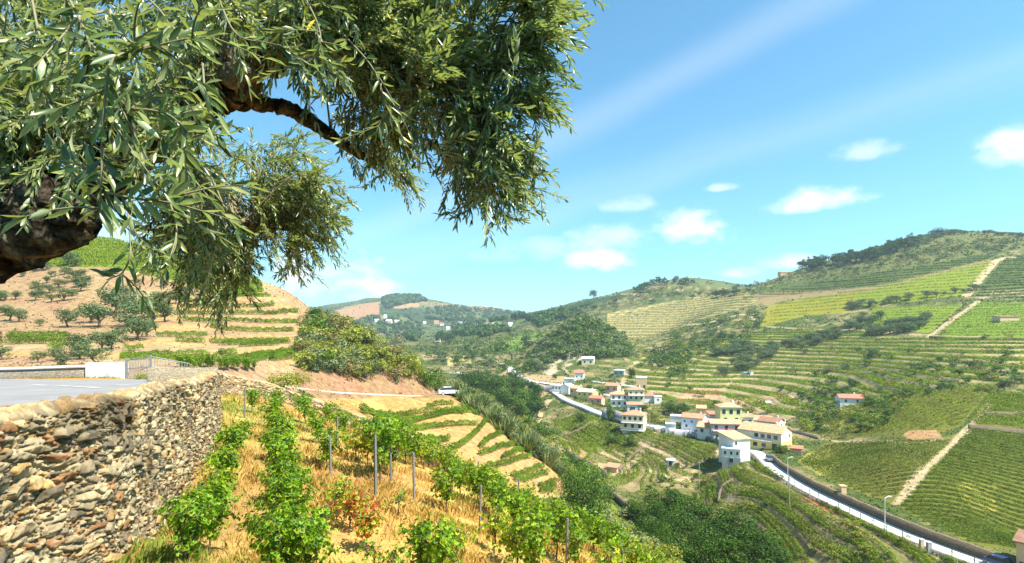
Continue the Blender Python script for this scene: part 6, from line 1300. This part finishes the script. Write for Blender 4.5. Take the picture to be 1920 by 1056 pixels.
    for pts, Y in [([(270,90,.1),(215,110,0),(200,160,0),(192,260,0),(190,340,0),(186,410,.02)], 1.05), ([(330,40,.1),(270,88,0),(215,60,0),(150,90,0)], 1.1), ([(200,20,.1),(140,40,0),(95,110,0),(60,130,0)], 1.15), ([(120,-20,.1),(160,60,0),(170,110,0),(165,150,0)], 1.1),
                   ([(290,150,.1),(320,210,0),(338,280,0),(336,345,0)], 1.15), ([(210,110,0),(280,90,0),(340,75,0),(385,70,0)], 1.1), ([(205,210,0),(260,205,0),(315,215,0),(350,245,0)], 1.1), ([(190,330,0),(150,310,0),(110,300,.05)], 1.1), ([(195,360,0),(240,370,0),(290,375,0),(330,370,0)], 1.1),
                   ([(240,400,.1),(245,470,0),(230,510,0),(200,525,0)], 1.5), ([(300,330,.2),(330,420,.1),(320,480,0),(300,530,0)], 1.6), ([(60,0,.1),(80,80,0),(130,130,0),(130,170,0)], 1.25), ([(20,60,.1),(60,90,0),(110,120,0)], 1.3), ([(400,-30,.2),(440,60,0),(500,80,0),(560,90,0)], 1.9), ([(560,-30,.2),(600,60,0),(585,110,0),(540,140,0)], 1.9),
                   ([(250,-30,.1),(300,20,0),(330,60,0),(370,55,0)], 1.3), ([(150,200,.1),(200,190,0),(250,170,0)], 1.2), ([(640,60,.2),(700,130,0),(720,200,0),(705,250,0)], 2.1), ([(280,250,.1),(340,260,0),(390,250,0),(420,255,0)], 1.3), ([(380,120,.2),(385,180,0),(395,220,0)], 1.4)]:
        spray(pts, Y, .062, max(5, int(len(pts) * 2.6)))
    LB, LA, LN, LL, LW = map(np.array, (LB, LA, LN, LL, LW)); n = len(LB); print('olive leaves', n)
    V, T = olive_leaves(LB, LA, LN, LL, LW, rg)
    cl = jitcol([(.075, .115, .024), (.12, .165, .035), (.05, .08, .018), (.22, .25, .08)], n, rg, .22); yl = rg.random(n) < .006; cl[yl] = (.60, .46, .03)
    link('foliage', mesh_np('foliage', V - off, T, M['olive'], np.repeat(cl, 8, 0)), r)
    V, Q, _ = merge([(v, q) for v, q in tw]); link('twigs', mesh_np('twigs', V - off, Q, mat('twig_bark', (.19, .17, .09), .8), smooth=True), r)
big_olive()

# ------------------------------------------------------------------ low ground cover over the wild slopes
def ground_cover():
    rg = np.random.default_rng(9); n = 240000
    ix = rg.integers(0, NX - 1, n); dens = np.zeros(NY); k0 = np.searchsorted(LY, math.log(50)); k1 = np.searchsorted(LY, math.log(2300)); ik = rg.integers(k0, k1, n)
    x, y = XC[ix] + rg.random(n) * 2.5, np.exp(LY[ik] + rg.random(n) * .002); X = (x - 960) / F * y
    # keep slopes that face the viewer
    fc = ROW[ix, ik] - ROW[ix, np.minimum(ik + 2, NY - 1)]; B = BASE[ix, ik]; green = B[:, 1] / (B[:, 0] + .001)
    pr = np.clip(.25 + (green - .9) * 1.6, .16, 1) * (fc > .2) * (~RDM[ix, ik]) * (1 - .75 * TERM[ix, ik]) * (a2[ix, ik] > 3.6) * (fbm(X, y, 16, 3) > -.35)
    for pl in (P1, P2, P3, F1, F2, F3): pr = pr * ~(inpoly(x, ROW[ix, ik], pl) & (y > 80))
    m = rg.random(n) < pr; X, y, B, ix, ik = X[m], y[m], B[m], ix[m], ik[m]; n = len(X); Z = gz(X, y); s = np.maximum(.22, .0031 * y) * rg.uniform(.6, 1.5, n)
    V, Q = leaf_quads(np.stack([X, y, Z + s * .22], 1), s, rg.normal(size=(n, 3)) + [0, -.3, .5], rg, .8)
    C = B * rg.uniform(.45, 1.45, (n, 1)) * np.where((B[:, 1] > B[:, 0] * .9)[:, None], np.array([.92, 1.05, .8]), np.array([.72, .82, .7])) * (1 + (rg.random((n, 3)) - .5) * .2)
    o = link('ground_cover', mesh_np('ground_cover', V, Q, M['leaf'], np.repeat(C, 4, 0)), kind='stuff', label='low weeds, tussocks and scrub covering the open slopes', cat='ground cover')
    print('cover', n)
ground_cover()

# ------------------------------------------------------------------ labels: tell apart the members of the smaller groups
def ordn(i): return '%d%s' % (i, 'th' if 10 <= i % 100 <= 20 else {1: 'st', 2: 'nd', 3: 'rd'}.get(i % 10, 'th'))
def relabel():
    gr = {}
    for o in COL.objects:
        if o.parent is None and 'group' in o and 'label' in o: gr.setdefault((o['group'], o['label']), []).append(o)
    for (g_, lb), os_ in gr.items():
        if len(os_) < 2 or len(os_) > 100: continue
        words = len(lb.split())
        rows = 'vine_row' in os_[0].name; sgn = (lambda o: o.location.y) if rows else (lambda o: o.location.x / max(o.location.y, .1))
        for i, o in enumerate(sorted(os_, key=sgn)):
            l = lb + (', %s from the front' if rows else ', %s from the left') % ordn(i + 1); o['label'] = ' '.join(l.split()[:16]) if len(l.split()) <= 16 else ('%s from the %s: ' % (ordn(i + 1), 'front' if rows else 'left') + lb if words <= 12 else lb)
relabel()

# ------------------------------------------------------------------ haze
hm = bpy.data.materials.new('haze'); hm.use_nodes = True; nt = hm.node_tree; nt.nodes.clear(); o_ = nt.nodes.new('ShaderNodeOutputMaterial'); pv = nt.nodes.new('ShaderNodeVolumePrincipled')
pv.inputs['Color'].default_value = (.70, .86, 1.0, 1); pv.inputs['Density'].default_value = HAZE; pv.inputs['Anisotropy'].default_value = .1; nt.links.new(pv.outputs[0], o_.inputs['Volume'])
zlo = float(ZZ.min()) - 1 - 6; zhi = float(ZZ.max()) + 25
ob_ = MB().box(float(XX.min()) - 20, float(XX.max()) + 20, -6, 5060, zlo, zhi); me = bpy.data.meshes.new('haze'); me.from_pydata(ob_.v, [], ob_.f); me.materials.append(hm)
hz = link('haze', me, kind='stuff', label='thin pale summer haze filling the valley air', cat='haze')
